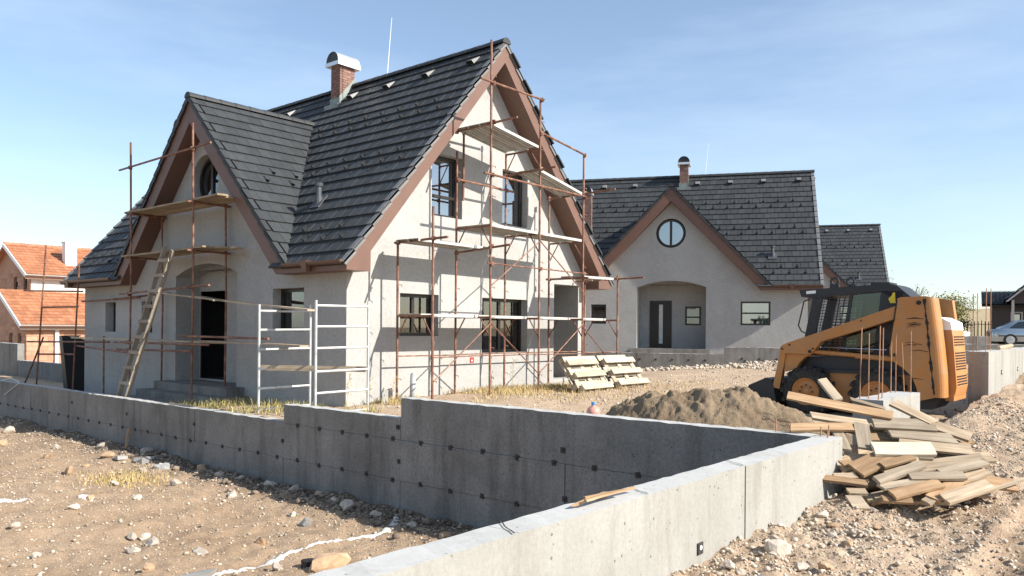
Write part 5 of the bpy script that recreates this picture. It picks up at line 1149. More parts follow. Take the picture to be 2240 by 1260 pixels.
for i in range(44):
    u = rg.uniform(-5.2, -0.3); v = -9.85 - abs(rg.gauss(0, 0.55)) ; s = rg.uniform(0.025, 0.06)
    rock(u, v, street_h, s, 'pale stone on the rubble strip before the sunlit wall', 'stones on the rubble strip', seed=i + 70, tan=(i % 3 == 0))
def pebbles(name, us, vs, zf, sizes, mats, label, seed):
    rs = np.random.RandomState(seed); n = len(us); base = []
    for k in range(5):
        me = rock_mesh(300 + k, 1, 0.8); base.append((np.array([v.co[:] for v in me.vertices]), np.array([p.vertices[:] for p in me.polygons])))
    zs = zf(us, vs); V = []; Fc = []; o = 0
    for k in range(5):
        idx = np.where(np.arange(n) % 5 == k)[0]; bv, bf = base[k]; a = rs.rand(len(idx)) * 6.283; ca, sa = np.cos(a), np.sin(a); s = sizes[idx]; st = 0.7 + 0.6 * rs.rand(len(idx))
        x = bv[None, :, 0] * (s * st)[:, None]; y = bv[None, :, 1] * s[:, None]; z = bv[None, :, 2] * s[:, None]
        X = C0.x + us[idx] * UD.x + vs[idx] * VD.x; Y = C0.y + us[idx] * UD.y + vs[idx] * VD.y
        vv = np.stack([X[:, None] + x * ca[:, None] - y * sa[:, None], Y[:, None] + x * sa[:, None] + y * ca[:, None], zs[idx][:, None] + z + 0.25 * s[:, None]], -1).reshape(-1, 3)
        ff = (bf[None] + (np.arange(len(idx)) * len(bv))[:, None, None]).reshape(-1, 3) + o; V.append(vv); Fc.append(ff); o += len(vv)
    V = np.concatenate(V); Fc = np.concatenate(Fc); me = bpy.data.meshes.new(name); me.vertices.add(len(V)); me.vertices.foreach_set('co', V.ravel()); me.loops.add(Fc.size); me.loops.foreach_set('vertex_index', Fc.ravel().astype(np.int32)); me.polygons.add(len(Fc)); me.polygons.foreach_set('loop_start', np.arange(len(Fc)) * 3); me.materials.append(mats); me.update(calc_edges=True)
    return tag(place(name, me), label, 'gravel', kind='stuff')
MT['gravel'] = simple('mixed gravel', (0.43, 0.36, 0.285), 0.92, 0.2, 3, rnd=0.35, world=True)
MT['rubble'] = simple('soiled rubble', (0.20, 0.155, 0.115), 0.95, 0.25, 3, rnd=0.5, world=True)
rs = np.random.RandomState(3); n = 22000
us = np.concatenate([rs.uniform(-7.6, -2.05, n), -2.05 - np.abs(rs.normal(0, 0.5, 5000))]); vs = np.concatenate([rs.uniform(-7.5, 15, n), rs.uniform(-9, 14, 5000)])
pebbles('gravel', us, vs, pit_h, np.clip(rs.lognormal(-4.7, 0.55, len(us)), 0.005, 0.05), MT['gravel'], 'small loose stones scattered over the open plot', 4)
n = 22000; us = rs.uniform(-6.5, 5, n); vs = -9.78 - np.abs(rs.normal(0, 1.0, n)); sz = np.clip(rs.lognormal(-4.55, 0.55, n), 0.004, 0.032)
clump = vnoise(us * 1.6 + 3, vs * 1.6) + 0.5; sz *= np.where(rs.rand(n) < clump * 1.3, 1.0, 0.5)
pebbles('gravel', us, vs, street_h, sz, MT['gravel'], 'stony rubble strip along the sunlit wall and the board pile', 5)
n = 5000; us = rs.uniform(-1.6, 14, n); vs = rs.uniform(-9.4, -1, n)
pebbles('gravel', us, vs, yard_h, np.clip(rs.lognormal(-4.2, 0.5, n), 0.006, 0.05), MT['gravel'], 'loose stones scattered over the cottage yard', 6)
n = 2600; us = rs.uniform(14, 18.5, n); vs = rs.uniform(-9, 3, n)
pebbles('gravel', us, vs, lambda u, v: yard_h(u, v) + 0.08 * fbm(u * 1.1, v * 1.1, 2), np.clip(rs.lognormal(-3.2, 0.5, n), 0.01, 0.12), MT['gravel'], 'rubble along the foot of the low wall before the second cottage', 7)

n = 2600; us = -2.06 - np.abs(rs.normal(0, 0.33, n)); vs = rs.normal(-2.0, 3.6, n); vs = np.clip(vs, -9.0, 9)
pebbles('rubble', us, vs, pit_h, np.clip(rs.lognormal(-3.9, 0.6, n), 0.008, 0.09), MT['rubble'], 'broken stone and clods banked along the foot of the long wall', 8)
# white lime line and lime patches
MT['lime'] = simple('white lime powder', (0.62, 0.60, 0.565), 0.95, 0.22, 26, bmp=0.5, world=True)
def strip(name, pts, w, label, cat, lift=0.012, seed=0):
    rg = random.Random(seed); m = MB(); L = []
    for (a, b) in zip(pts[:-1], pts[1:]):
        n = max(2, int(math.hypot(b[0] - a[0], b[1] - a[1]) / 0.04))
        for i in range(n): L.append((a[0] + (b[0] - a[0]) * i / n, a[1] + (b[1] - a[1]) * i / n))
    vs = []
    for i, (u, v) in enumerate(L):
        q = L[min(i + 1, len(L) - 1)]; r = L[max(i - 1, 0)]; d = Vector((q[0] - r[0], q[1] - r[1])).normalized(); nx = Vector((-d.y, d.x)); ww = w * (0.45 + 0.9 * abs(math.sin(i * 0.31 + math.sin(i * 0.11) * 2))) * rg.uniform(0.7, 1.3)
        for k in (-1, -0.4, 0.4, 1):
            uu, vv = u + nx.x * ww * k + rg.uniform(-.01, .01), v + nx.y * ww * k + rg.uniform(-.01, .01); z = float(pit_h(np.array([uu]), np.array([vv]))[0]); vs.append(P(uu, vv, z + (lift if abs(k) < 0.9 else -0.012)))
    fs = [(4 * i + k, 4 * i + k + 1, 4 * i + 5 + k, 4 * i + 4 + k) for i in range(len(L) - 1) for k in range(3)]
    m.add(vs, fs); return tag(m.build(name, MT['lime'], None, True), label, cat)
strip('lime_line', [(-5.28, -4.43), (-5.0, -4.37), (-4.55, -4.40), (-4.13, -4.29), (-3.78, -4.25), (-3.3, -4.24), (-3.1, -4.40), (-2.8, -4.42), (-2.5, -4.26), (-2.15, -3.9)], 0.07, 'white lime line running over the earth to the foot of the wall', 'lime line')
strip('lime_patch', [(-5.9, 1.0), (-5.5, 0.85), (-5.25, 0.6)], 0.20, 'patch of spilt white lime at the left edge of the plot', 'lime patch', 0.02, 3)
strip('lime_patch', [(-4.62, 0.42), (-4.45, 0.2)], 0.07, 'small splash of white lime in the middle of the plot', 'lime patch', 0.03, 4)
# thin slab, crumpled sheets, scraps
def scrap(zf, u, v, pts, h, mat, label, cat, seed):
    rg = random.Random(seed); z = float(zf(np.array([u]), np.array([v]))[0]); n = len(pts); m = MB()
    top = [P(u + a, v + b, z + h + rg.uniform(-0.4, 0.6) * h) for a, b in pts]; bot = [P(u + a * 0.95, v + b * 0.95, z - 0.01) for a, b in pts]; ctr = P(u, v, z + h * 1.5)
    m.add(top + bot + [ctr], [(i, (i + 1) % n, 2 * n) for i in range(n)] + [(i, n + i, n + (i + 1) % n, (i + 1) % n) for i in range(n)]); return tag(m.build(cat.replace(' ', '_'), mat), label, cat)
ng = lambda r, n, s: [(r * (0.7 + 0.5 * random.Random(s + i).random()) * math.cos(6.283 * i / n), r * (0.7 + 0.5 * random.Random(s + 50 + i).random()) * math.sin(6.283 * i / n)) for i in range(n)]
MT['sheet_white'] = simple('crumpled pale sheet', (0.36, 0.355, 0.34), 0.6, 0.2, 12, bmp=0.6)
MT['blue_scrap'] = simple('blue plastic scrap', (0.06, 0.25, 0.6), 0.5, 0.15, 8)
scrap(pit_h, -5.36, -4.40, [(-0.28, -0.05), (0.1, -0.12), (0.25, 0.0), (0.15, 0.09), (-0.2, 0.08)], 0.03, MT['rock_grey'], 'thin grey slab at the near end of the white line', 'stone slab', 1)
scrap(pit_h, -2.62, 1.95, ng(0.17, 11, 3), 0.05, MT['sheet_white'], 'crumpled pale plastic sheet by the wall shadow', 'plastic sheet', 2)
scrap(pit_h, -2.5, 2.9, ng(0.2, 11, 5), 0.07, MT['rock_grey'], 'grey cement bag lying against the long wall', 'cement bag', 3)
scrap(pit_h, -2.75, 3.3, ng(0.14, 11, 8), 0.04, MT['sheet_white'], 'torn grey paper sack beside the cement bag', 'paper sack', 4)
scrap(pit_h, -4.30, -4.92, ng(0.10, 7, 9), 0.06, MT['black_plastic'], 'scrap of black plastic by the large tan boulder', 'plastic scrap', 5)
scrap(pit_h, -2.5, -4.7, [(-0.03, -0.45), (0.08, -0.4), (0.1, 0.4), (-0.02, 0.45)], 0.02, MT['wood'], 'thin board half buried in the wall shadow beside the lime', 'board', 6)
scrap(street_h, -4.52, -10.30, ng(0.035, 6, 11), 0.015, MT['blue_scrap'], 'larger blue plastic scrap on the rubble at the bottom', 'plastic scrap', 7)
scrap(street_h, -4.69, -10.21, ng(0.028, 6, 12), 0.012, MT['blue_scrap'], 'smaller blue plastic scrap nearest the sunlit wall', 'plastic scrap', 8)
scrap(street_h, 0.35, -10.55, [(-0.14, -0.06), (0.12, -0.07), (0.14, 0.05), (-0.1, 0.06)], 0.02, MT['sheet_white'], 'pale sheet of paper beyond the right end of the board pile', 'paper sheet', 9)
scrap(street_h, -2.18, -11.23, [(-0.03, -0.13), (0.03, -0.12), (0.03, 0.12), (-0.03, 0.13)], 0.02, MT['wood_grey'], 'short stick at the right edge of the picture', 'stick', 10)
for i, (a, b) in enumerate((((-5.95, -9.66), (-5.55, -9.60)), ((-5.80, -9.62), (-5.35, -9.68)), ((-5.9, -9.70), (-5.5, -9.70)))):
    board_obj('wood_splinter', P(*a, 0.592 + 0.012 * i), P(*b, 0.594 + 0.010 * i), 0.022, 0.012, 'wood_orange', ('longest splinter of wood on top of the foreground wall', 'reddish splinter of wood crossing two others on the foreground wall', 'thinnest splinter of wood on top of the foreground wall')[i], 'splinter', seed=300 + i)
# twine on the wall at the left
m = MB(); m.path([P(-1.93, 12.5, 0.03), P(-1.9, 12.0, 0.10), P(-1.92, 11.3, 0.05), P(-2.02, 11.0, 0.02), P(-2.05, 11.6, -0.2), P(-2.04, 12.0, -0.34)], 0.008, 5); tag(m.build('twine', MT['white']), 'loop of pale twine hanging over the long wall at the left', 'twine')
board_obj('stick', P(-2.2, 4.35, -0.95), P(-2.14, 4.35, -0.55), 0.04, 0.03, 'wood_orange', 'short red brown stake standing against the long wall', 'stake', seed=9)
board_obj('stick', P(-1.9, 3.1, 0.03), P(-1.88, 2.3, 0.03), 0.03, 0.02, 'wood_grey', 'thin stick lying on top of the long wall before the steps', 'stick', seed=10)
# water jug
m = MB(); n = 16; prof = [(0.0, 0.0), (0.095, 0.0), (0.105, 0.03), (0.10, 0.10), (0.105, 0.16), (0.08, 0.21), (0.03, 0.235), (0.028, 0.26), (0.0, 0.26)]
vs = [(r * math.cos(6.2832 * i / n), r * math.sin(6.2832 * i / n), z) for i in range(n) for r, z in prof]; k = len(prof)
m.add(vs, [(i * k + j, i * k + j + 1, ((i + 1) % n) * k + j + 1, ((i + 1) % n) * k + j) for i in range(n) for j in range(k - 1)])
jz = float(yard_h(np.array([0.4]), np.array([-5.5]))[0]); J = empty('water_jug', Matrix.Translation(P(0.15, -5.6, jz + 0.08)), 'small pink plastic jug with a blue cap on the earth behind the tall wall', 'jug')
m.build('body', simple('pink tinted plastic', (0.62, 0.30, 0.24), 0.3, 0.1), J, True); MB().tube((0, 0, 0.255), (0, 0, 0.295), 0.032, 12).build('cap', MT['blue_scrap'], J)

# ------------------------------------------------------------ dry grass
def blades(name, us, vs, zf, hts, mats, label, seed, cat='grass'):
    rs = np.random.RandomState(seed); n = len(us); a = rs.rand(n) * 6.283; lean = rs.normal(0, 0.45, (n, 2)); w = 0.004 + 0.004 * rs.rand(n); z = zf(us, vs)
    X = C0.x + us * UD.x + vs * VD.x; Y = C0.y + us * UD.y + vs * VD.y; dx = np.cos(a) * w; dy = np.sin(a) * w
    b0 = np.stack([X - dx, Y - dy, z - 0.01], -1); b1 = np.stack([X + dx, Y + dy, z - 0.01], -1)
    mid = np.stack([X + lean[:, 0] * hts * 0.35, Y + lean[:, 1] * hts * 0.35, z + hts * 0.6], -1); m0 = mid - np.stack([dx, dy, 0 * dx], -1) * 0.7; m1 = mid + np.stack([dx, dy, 0 * dx], -1) * 0.7
    tip = np.stack([X + lean[:, 0] * hts, Y + lean[:, 1] * hts, z + hts * 0.95], -1)
    V = np.stack([b0, b1, m0, m1, tip], 1).reshape(-1, 3); o = np.arange(n) * 5; F3 = np.concatenate([np.stack([o, o + 1, o + 3], -1), np.stack([o, o + 3, o + 2], -1), np.stack([o + 2, o + 3, o + 4], -1)])
    me = bpy.data.meshes.new(name); me.from_pydata(V.tolist(), [], F3.tolist()); me.materials.append(mats); me.update(); return tag(place(name, me), label, cat, kind='stuff')
MT['straw'] = simple('dry straw grass', (0.46, 0.35, 0.16), 0.8, 0.2, 6, rnd=0.3, world=True); MT['green_straw'] = simple('yellow green grass', (0.36, 0.31, 0.12), 0.8, 0.3, 3, rnd=0.3, world=True)
n = 6500; us = rs.uniform(0.4, 8.2, n); vs = -0.15 - np.abs(rs.normal(0, 0.95, n)); keep = (vnoise(us * 1.5, vs * 1.5) > -0.08); us, vs = us[keep], vs[keep]
blades('grass', us, vs, yard_h, rs.uniform(0.04, 0.16, len(us)), MT['straw'], 'dry yellow grass along the foot of the sunlit gable', 1)
n = 2000; us = rs.uniform(-1.75, -0.3, n); vs = rs.uniform(-1.6, 3.6, n); keep = (vnoise(us * 2, vs * 2) > -0.05); us, vs = us[keep], vs[keep]
blades('grass', us, vs, yard_h, rs.uniform(0.06, 0.22, len(us)), MT['green_straw'], 'yellow green grass behind the wall before the porch', 2)
n = 1500; us = -3.51 + rs.normal(0, 0.28, n); vs = 1.44 + rs.normal(0, 0.45, n)
blades('straw_clump', us, vs, pit_h, rs.uniform(0.02, 0.09, n), MT['straw'], 'clump of dry straw lying on the open plot', 3, 'straw')
n = 1200; us = rs.uniform(2.5, 9, n); vs = -2.6 + rs.normal(0, 1.0, n)
blades('grass', us, vs, yard_h, rs.uniform(0.03, 0.09, n), MT['straw'], 'sparse dry grass on the yard before the pallets', 4)
for i, (u, v, h, lab) in enumerate(((-0.25, -0.35, 0.62, 'tall dry weed stalk in front of the shaded house corner'), (0.08, -0.55, 0.52, 'tall dry weed stalk just right of the house corner'), (0.55, -0.7, 0.5, 'dry weed stalk beside the first scaffold pole'), (4.3, -0.5, 0.7, 'dry weed stalk below the wide ground floor window'))):
    rg = random.Random(i); m = MB(); z = float(yard_h(np.array([u]), np.array([v]))[0]); b = P(u, v, z); t = b + Vector((0.05, 0, h)); m.tube(b, t, 0.005, 5, 0.003)
    for k in range(14):
        q = b.lerp(t, 0.35 + 0.65 * k / 14); e = q + Vector((rg.uniform(-.07, .07), rg.uniform(-.07, .07), rg.uniform(0.01, 0.08))); m.tube(q, e, 0.003, 4); m.box(e - Vector((.008, .008, .008)), e + Vector((.008, .008, .012)))
    tag(m.build('dry_weed', MT['straw']), lab, 'weed')
# ------------------------------------------------------------ orange roofed house at the left (plot axes)
OH = empty('brick_house', SITE, 'two storey brick house with orange tile roofs at the left', 'house')
MT['hollow_brick'] = simple('hollow clay block wall', (0.40, 0.225, 0.15), 0.9, 0.15, 1.5, bmp=0.3)
MT['sill'] = simple('pale render', (0.60, 0.58, 0.55), 0.85, 0.1, 3)
def coursed(parent, a0, a1, b0, b1, F, d, bw, bh, mat, seed, holes=()):
    """clay block courses as real blocks with recessed joints, one joined part"""
    rg = random.Random(seed); q = MB(); r = 0; z = b0
    while z < b1 - 0.02:
        x = a0 - (bw * 0.5 if r % 2 else 0)
        while x < a1:
            xa, xb = max(a0, x + 0.008), min(a1, x + bw - 0.008); za, zb = z + 0.008, min(b1, z + bh - 0.008); cx, cz = (xa + xb) / 2, (za + zb) / 2
            if xb > xa + 0.02 and not any(h[0] - bw * 0.3 < cx < h[1] + bw * 0.3 and h[2] - bh * 0.4 < cz < h[3] + bh * 0.4 for h in holes): q.prism(rect(xa, xb, za, zb), F, d - 0.012 - rg.uniform(0, 0.006), d)
            x += bw
        z += bh; r += 1
    return tag(q.build('blocks', mat, parent), kind='stuff')
MT['block'] = simple('clay block', (0.42, 0.235, 0.155), 0.9, 0.12, 3, rnd=0.18)
# lower mass: eave wall at v = 32.6, gable at u = 5.3
lo_h = [(7.0, 7.9, -0.3, 1.0), (9.9, 11.2, -0.3, 1.1)]; up_h = [(10.4, 11.0, 3.3, 4.1)]
glo_h = [(33.3, 33.8, -0.2, 1.1), (34.6, 35.1, -0.2, 1.1), (36.5, 37.1, -0.2, 1.1)]; gup_h = [(35.9, 36.4, 3.1, 4.1), (37.3, 37.9, 3.1, 4.2)]
m = MB(); m.prism(rect(5.3, 18, -1.8, 1.5), FV, 32.6, 32.85, holes=[rect(*h) for h in lo_h]); m.prism([(32.6, -1.8), (39.0, -1.8), (39.0, 1.6), (35.6, 3.35), (32.6, 1.6)], FU, 5.3, 5.55, holes=[rect(*h) for h in glo_h])
m.prism(rect(6.4, 18, 2.6, 4.5), FV, 35.4, 35.6, holes=[rect(*h) for h in up_h]); m.prism([(35.4, 1.4), (41.5, 1.4), (41.5, 4.4), (38.45, 5.95), (35.4, 4.4)], FU, 6.4, 6.6, holes=[rect(*h) for h in gup_h]); m.build('wall', MT['hollow_brick'], OH)
coursed(OH, 5.3, 18, -1.8, 1.45, FV, 32.6, 0.5, 0.25, MT['block'], 1, lo_h); coursed(OH, 32.6, 38.9, -1.8, 1.55, FU, 5.3, 0.5, 0.25, MT['block'], 2, glo_h); coursed(OH, 35.4, 41.4, 2.9, 4.4, FU, 6.4, 0.5, 0.25, MT['block'], 3, gup_h)
MB().prism(rect(6.42, 18, 3.2, 4.4), FV, 35.36, 35.4).build('render_band', MT['sill'], OH)
MB().prism(rect(6.6, 6.78, -1.8, 1.3), FV, 32.45, 32.58).build('pillar', MT['sill'], OH); MB().prism(rect(11.6, 11.78, -1.8, 1.3), FV, 32.45, 32.58).build('pillar', MT['sill'], OH)
for h in lo_h: window(OH, FV, *h, 32.7, glass='glass')
for h in glo_h: window(OH, FU, *h, 5.42, glass='glass')
for h in gup_h: window(OH, FU, *h, 6.5, glass='glass')
MB().box((5.6, 33, -1.6), (17.9, 38.8, -1.5)).build('floor_slab', MT['dark_inside'], OH)
def lean_roof(u0, u1, v0, z0, v1, z1, name):
    k = math.hypot(v1 - v0, z1 - z0); c, s = (v1 - v0) / k, (z1 - z0) / k; S = basis((1, 0, 0), (0, c, s), (0, -s, c), (u0, v0, z0)); L = k; W = u1 - u0
    MB().box((0, 0, -0.12), (W, L, -0.02), S).build('roof_deck', MT['sill'], OH); q = MB(); n = int(L / 0.33); w = 0.27
    tv = [Vector(v.co) for v in TILE_ME.vertices]; tf = [tuple(p.vertices) for p in TILE_ME.polygons]
    for r in range(n):
        for i in range(int(W / w)): 
            T = S @ Matrix.Translation((i * w, r * L / n, 0.0)) @ Matrix.Diagonal((0.9, 1.03, 1.3, 1)); q.add([T @ v for v in tv], tf)
    me = bpy.data.meshes.new('roof_tiles'); me.from_pydata(q.v, [], q.f); me.materials.append(MT['tile_orange']); me.update(); tag(place('roof_tiles', me, OH), kind='stuff')
    MB().box((-0.06, -0.02, -0.2), (-0.0, L, 0.0), S).build('barge_board', MT['white'], OH)
    MB().box((-0.05, -0.10, -0.18), (W, -0.0, -0.06), S).build('gutter', MT['gutter'], OH); MB().box((0.0, -0.02, -0.28), (W, 0.05, -0.14), S).build('eave_board', MT['white'], OH); return S
lean_roof(4.9, 18.2, 32.15, 1.55, 35.5, 3.40, 'lower'); SU = lean_roof(6.05, 18.2, 34.95, 4.25, 38.45, 6.10, 'upper')
S2 = basis((-1, 0, 0), (0, -0.884, 0.467), (0, 0.467, 0.884), (18.2, 41.9, 4.27)); MB().box((0, 0, -0.12), (12.15, 3.9, 0.0), S2).build('roof_deck', MT['tile_orange'], OH)
n = 30; RIDGE_O = RIDGE_ME.copy(); RIDGE_O.materials[0] = MT['tile_orange']
for i in range(n): place('ridge_tile', RIDGE_O, OH, Matrix.Translation((6.05 + i * 0.41, 38.45, 6.06)) @ Matrix.Rotation(-math.pi / 2, 4, 'Z'))
ch = MB().box((8.45, 36.2, 4.6), (9.05, 36.7, 6.2)).build('chimney', MT['white'], OH); MB().box((8.41, 36.15, 6.2), (9.09, 36.75, 6.26)).build('chimney_cap', MT['sill'], ch)

# ------------------------------------------------------------ dark bungalow and parked car at the right
DB = empty('bungalow', Matrix.Translation((28.6, 47.4, 0.95)) @ Matrix.Rotation(math.radians(-30), 4, 'Z'), 'dark timber bungalow with black pan tiles at the right edge', 'house')
MT['dark_timber'] = simple('dark stained timber', (0.060, 0.046, 0.042), 0.7, 0.2, 4, stretch=(0.5, 0.5, 8)); MT['trim'] = simple('pale trim', (0.45, 0.42, 0.39), 0.7, 0.1)
FY = lambda a, b, d: (a, d, b)
holes = [(1.0, 1.45, 0.55, 1.75), (4.0, 4.9, 0.3, 1.9)]
m = MB(); m.prism(rect(0, 11, -0.6, 2.35), FY, 0.0, 0.2, holes=[rect(*h) for h in holes]); m.box((0, 0.2, -0.6), (0.2, 7, 2.35)); m.prism([(0.9, 2.3), (2.9, 2.3), (2.9, 2.6), (1.9, 3.45), (0.9, 2.6)], FY, -0.9, -0.7); w_ = m.build('wall', MT['dark_timber'], DB)
for k in range(14): MB().box((0.0, -0.02, -0.6 + k * 0.21), (11, 0.0, -0.41 + k * 0.21)).build('cladding_board', MT['dark_timber'], DB) if not (2 < k < 12) else [MB().box((a, -0.02, -0.6 + k * 0.21), (b, 0.0, -0.41 + k * 0.21)).build('cladding_board', MT['dark_timber'], DB) for a, b in ((0, 0.98), (1.47, 3.98), (4.92, 11))]
for h in holes: w_ = window(DB, FY, *h, 0.06, glass='glass_mirror'); MB().prism(rect(h[0] - 0.08, h[1] + 0.08, h[2] - 0.08, h[3] + 0.08), FY, -0.05, -0.021, holes=[rect(*h)]).build('window_trim', MT['trim'], DB)
MT['pan_tile'] = simple('glossy black pan tile', (0.03, 0.033, 0.038), 0.3, 0.2, 5, rnd=0.2)
def pan_roof(S, W, L):
    q = MB(); nx = int(W / 0.24); ny = max(1, int(L / 0.34))
    for r in range(ny):
        for i in range(nx):
            x = i * 0.24; y = r * L / ny; vs = []
            for yy, zz in ((y, 0.05), (y + L / ny + 0.03, 0.0)):
                for t in range(5): vs.append(S @ Vector((x + 0.24 * t / 4, yy, zz + 0.045 * math.sin(math.pi * t / 4))))
            q.add(vs, [(t, t + 1, 6 + t, 5 + t) for t in range(4)])
    tag(q.build('roof_tiles', MT['pan_tile'], DB), kind='stuff'); MB().box((0, 0, -0.12), (W, L, -0.01), S).build('roof_deck', MT['deck'], DB)
def S_of(o, ay, W, L, ax=(1, 0, 0)):
    ay = Vector(ay).normalized(); ax = Vector(ax); return basis(ax, ay, ax.cross(ay), o)
pan_roof(S_of((-0.55, -0.5, 2.25), (0, 3.9, 0.95), 12, 4.0), 12, 4.0)
pan_roof(S_of((1.9, -1.2, 3.62), (0, 0, 1), 1, 1) if False else basis((0, 1, 0), (-0.76, 0, 0.65), Vector((0, 1, 0)).cross(Vector((-0.76, 0, 0.65))), (3.15, -1.2, 2.52)), 3.6, 1.7)
pan_roof(basis((0, -1, 0), (0.76, 0, 0.65), Vector((0, -1, 0)).cross(Vector((0.76, 0, 0.65))), (0.65, 2.4, 2.52)), 3.6, 1.7)
pan_roof(S_of((3.0, -0.9, 2.5), (0, 3.4, 2.3), 9, 2.4), 9, 2.4)
for x in (1.0, 2.85): MB().box((x - 0.07, -1.0, -0.5), (x + 0.07, -0.85, 2.5)).build('porch_post', MT['trim'], DB)
m = MB(); m.add([(0.62,-1.22,2.40),(0.74,-1.22,2.40),(1.9,-1.22,3.42),(3.06,-1.22,2.40),(3.18,-1.22,2.40),(1.9,-1.22,3.58)], [(0,1,2,5),(2,3,4,5)]); m.build('barge_board', MT['trim'], DB)

CAR = empty('parked_car', Matrix.Translation((28.15, 42.8, 0.86)) @ Matrix.Rotation(math.radians(-20), 4, 'Z'), 'silver blue sedan parked before the dark bungalow', 'car')
MT['car_paint'] = simple('silver blue car paint', (0.36, 0.41, 0.46), 0.22, 0.06, 2, metal=0.75); MT['car_glass'] = simple('dark car glass', (0.02, 0.03, 0.04), 0.05, 0.1)
def loft(sections, name, mat, parent):
    m = MB(); k = len(sections[0]); vs = [p for s in sections for p in s]; m.add(vs, [(i * k + j, i * k + j + 1, (i + 1) * k + j + 1, (i + 1) * k + j) for i in range(len(sections) - 1) for j in range(k - 1)] + [tuple(range(k)), tuple(range((len(sections) - 1) * k, len(sections) * k))]); return m.build(name, mat, parent, True)
secs = []
for x, zt, w in ((-2.2, 0.72, 0.66), (-2.1, 0.86, 0.78), (-1.5, 0.92, 0.86), (-0.6, 0.90, 0.88), (0.6, 0.88, 0.88), (1.4, 0.82, 0.86), (2.0, 0.70, 0.80), (2.25, 0.52, 0.66)):
    secs.append([(x, -w * 0.94, 0.22), (x, -w, 0.45), (x, -w, zt - 0.12), (x, -w * 0.93, zt), (x, w * 0.93, zt), (x, w, zt - 0.12), (x, w, 0.45), (x, w * 0.94, 0.22)])
body = loft(secs, 'body', MT['car_paint'], CAR)
secs = []
for x, zb, zt, w in ((-1.75, 0.88, 0.92, 0.72), (-0.95, 0.88, 1.36, 0.60), (0.1, 0.88, 1.42, 0.60), (0.55, 0.88, 1.32, 0.61), (1.25, 0.84, 0.90, 0.72)): secs.append([(x, -0.76, zb), (x, -w, zt), (x, w, zt), (x, 0.76, zb)])
loft(secs, 'roof', MT['car_paint'], CAR)
for s in (-1, 1):
    for pts in ([(-1.4, 0.93), (-0.95, 1.28), (-0.42, 1.33), (-0.42, 0.93)], [(-0.36, 0.93), (-0.36, 1.33), (0.15, 1.34), (0.5, 1.24), (0.95, 0.93)]):
        m = MB(); m.add([(x, s * (0.765 - (z - 0.88) * 0.27), z) for x, z in pts], [tuple(range(len(pts)))]); m.build('side_window', MT['car_glass'], CAR)
    m = MB(); m.add([(1.95, s * 0.80, 0.56), (2.21, s * 0.68, 0.54), (2.14, s * 0.70, 0.66), (1.9, s * 0.80, 0.68)], [(0, 1, 2, 3)]); m.build('headlight', MT['white'], CAR)
    MB().box((0.72, s * 0.86 - 0.08, 0.88), (0.88, s * 0.86 + 0.08, 1.0)).build('wing_mirror', MT['car_paint'], CAR)
    MB().box((-1.9, s * 0.885 - 0.008, 0.50), (1.8, s * 0.885 + 0.008, 0.55)).build('side_trim', MT['cab_black'], CAR)
    for x in (-1.35, 1.38):
        w = MB(); w.tube((x, s * 0.70, 0.31), (x, s * 0.895, 0.31), 0.32, 24); w = w.build('wheel', MT['rubber'], CAR); q = MB(); q.tube((x, s * 0.86, 0.31), (x, s * 0.90, 0.31), 0.21, 20)
        for i in range(5): a = 6.283 * i / 5; q.box((-0.03, -0.01, 0.0), (0.03, 0.012, 0.19), Matrix.Translation((x, s * 0.905, 0.31)) @ Matrix.Rotation(a, 4, 'Y'))
        q.build('rim', MT['galv'], w)
m = MB(); m.add([(1.22, -0.68, 0.92), (1.22, 0.68, 0.92), (0.58, 0.56, 1.33), (0.58, -0.56, 1.33)], [(0, 1, 2, 3)]); m.v = [(x + 0.02, y, z + 0.012) for x, y, z in m.v]; m.build('windscreen', MT['car_glass'], CAR)
m = MB(); m.add([(2.20, -0.3, 0.52), (2.20, 0.3, 0.52), (2.12, 0.3, 0.64), (2.12, -0.3, 0.64)], [(0, 1, 2, 3)]); m.v = [(x + 0.03, y, z) for x, y, z in m.v]; m.build('grille', MT['cab_black'], CAR)

# ------------------------------------------------------------ far walls, fence, shrubs
def wwall(label, x0, y0, x1, y1, z0, z1, mat, seed, t=0.25):
    a = math.atan2(y1 - y0, x1 - x0); L = math.hypot(x1 - x0, y1 - y0); w = wall_block(None, 'concrete_wall', 'u', 0, L, 0, t, z0, z1, mat, seed=seed); w.matrix_basis = Matrix.Translation((x0, y0, 0)) @ Matrix.Rotation(a, 4, 'Z'); return tag(w, label, 'wall')
wwall('concrete wall across the plot behind the loader', 12.6, 28.6, 26.0, 26.6, -0.2, 1.15, MT['concrete'], 201)
wwall('farther concrete wall carrying a heap of rubble, behind the loader', 16.5, 34.2, 20.2, 33.6, -0.2, 1.40, MT['concrete'], 202)
rg = random.Random(31)
for i in range(7):
    x = 17.4 + i * 0.32 + rg.uniform(-0.1, 0.1); L = rg.uniform(0.5, 0.9); a = rg.uniform(-0.4, 0.4); board_obj('plank', (x - L / 2, 34.05 + rg.uniform(-0.1, 0.15), 1.43 + 0.05 * i % 0.2), (x + L / 2 * math.cos(a), 34.0, 1.46 + 0.22 * math.sin(math.pi * i / 6) + rg.uniform(0, 0.06)), 0.2, 0.04, 'wood_grey', 'grey plank heaped on the far concrete wall', 'plank', 'planks on the far wall', seed=400 + i)
m = MB(); bm = rock_mesh(77, 2, 0.5, 0.35); m.add([Vector((19.3, 33.9, 1.46)) + Vector((v.co.x * 0.42, v.co.y * 0.25, v.co.z * 0.45)) for v in bm.vertices], [tuple(p.vertices) for p in bm.polygons]); tag(m.build('sack', MT['white']), 'white sack slumped on the far concrete wall', 'sack')
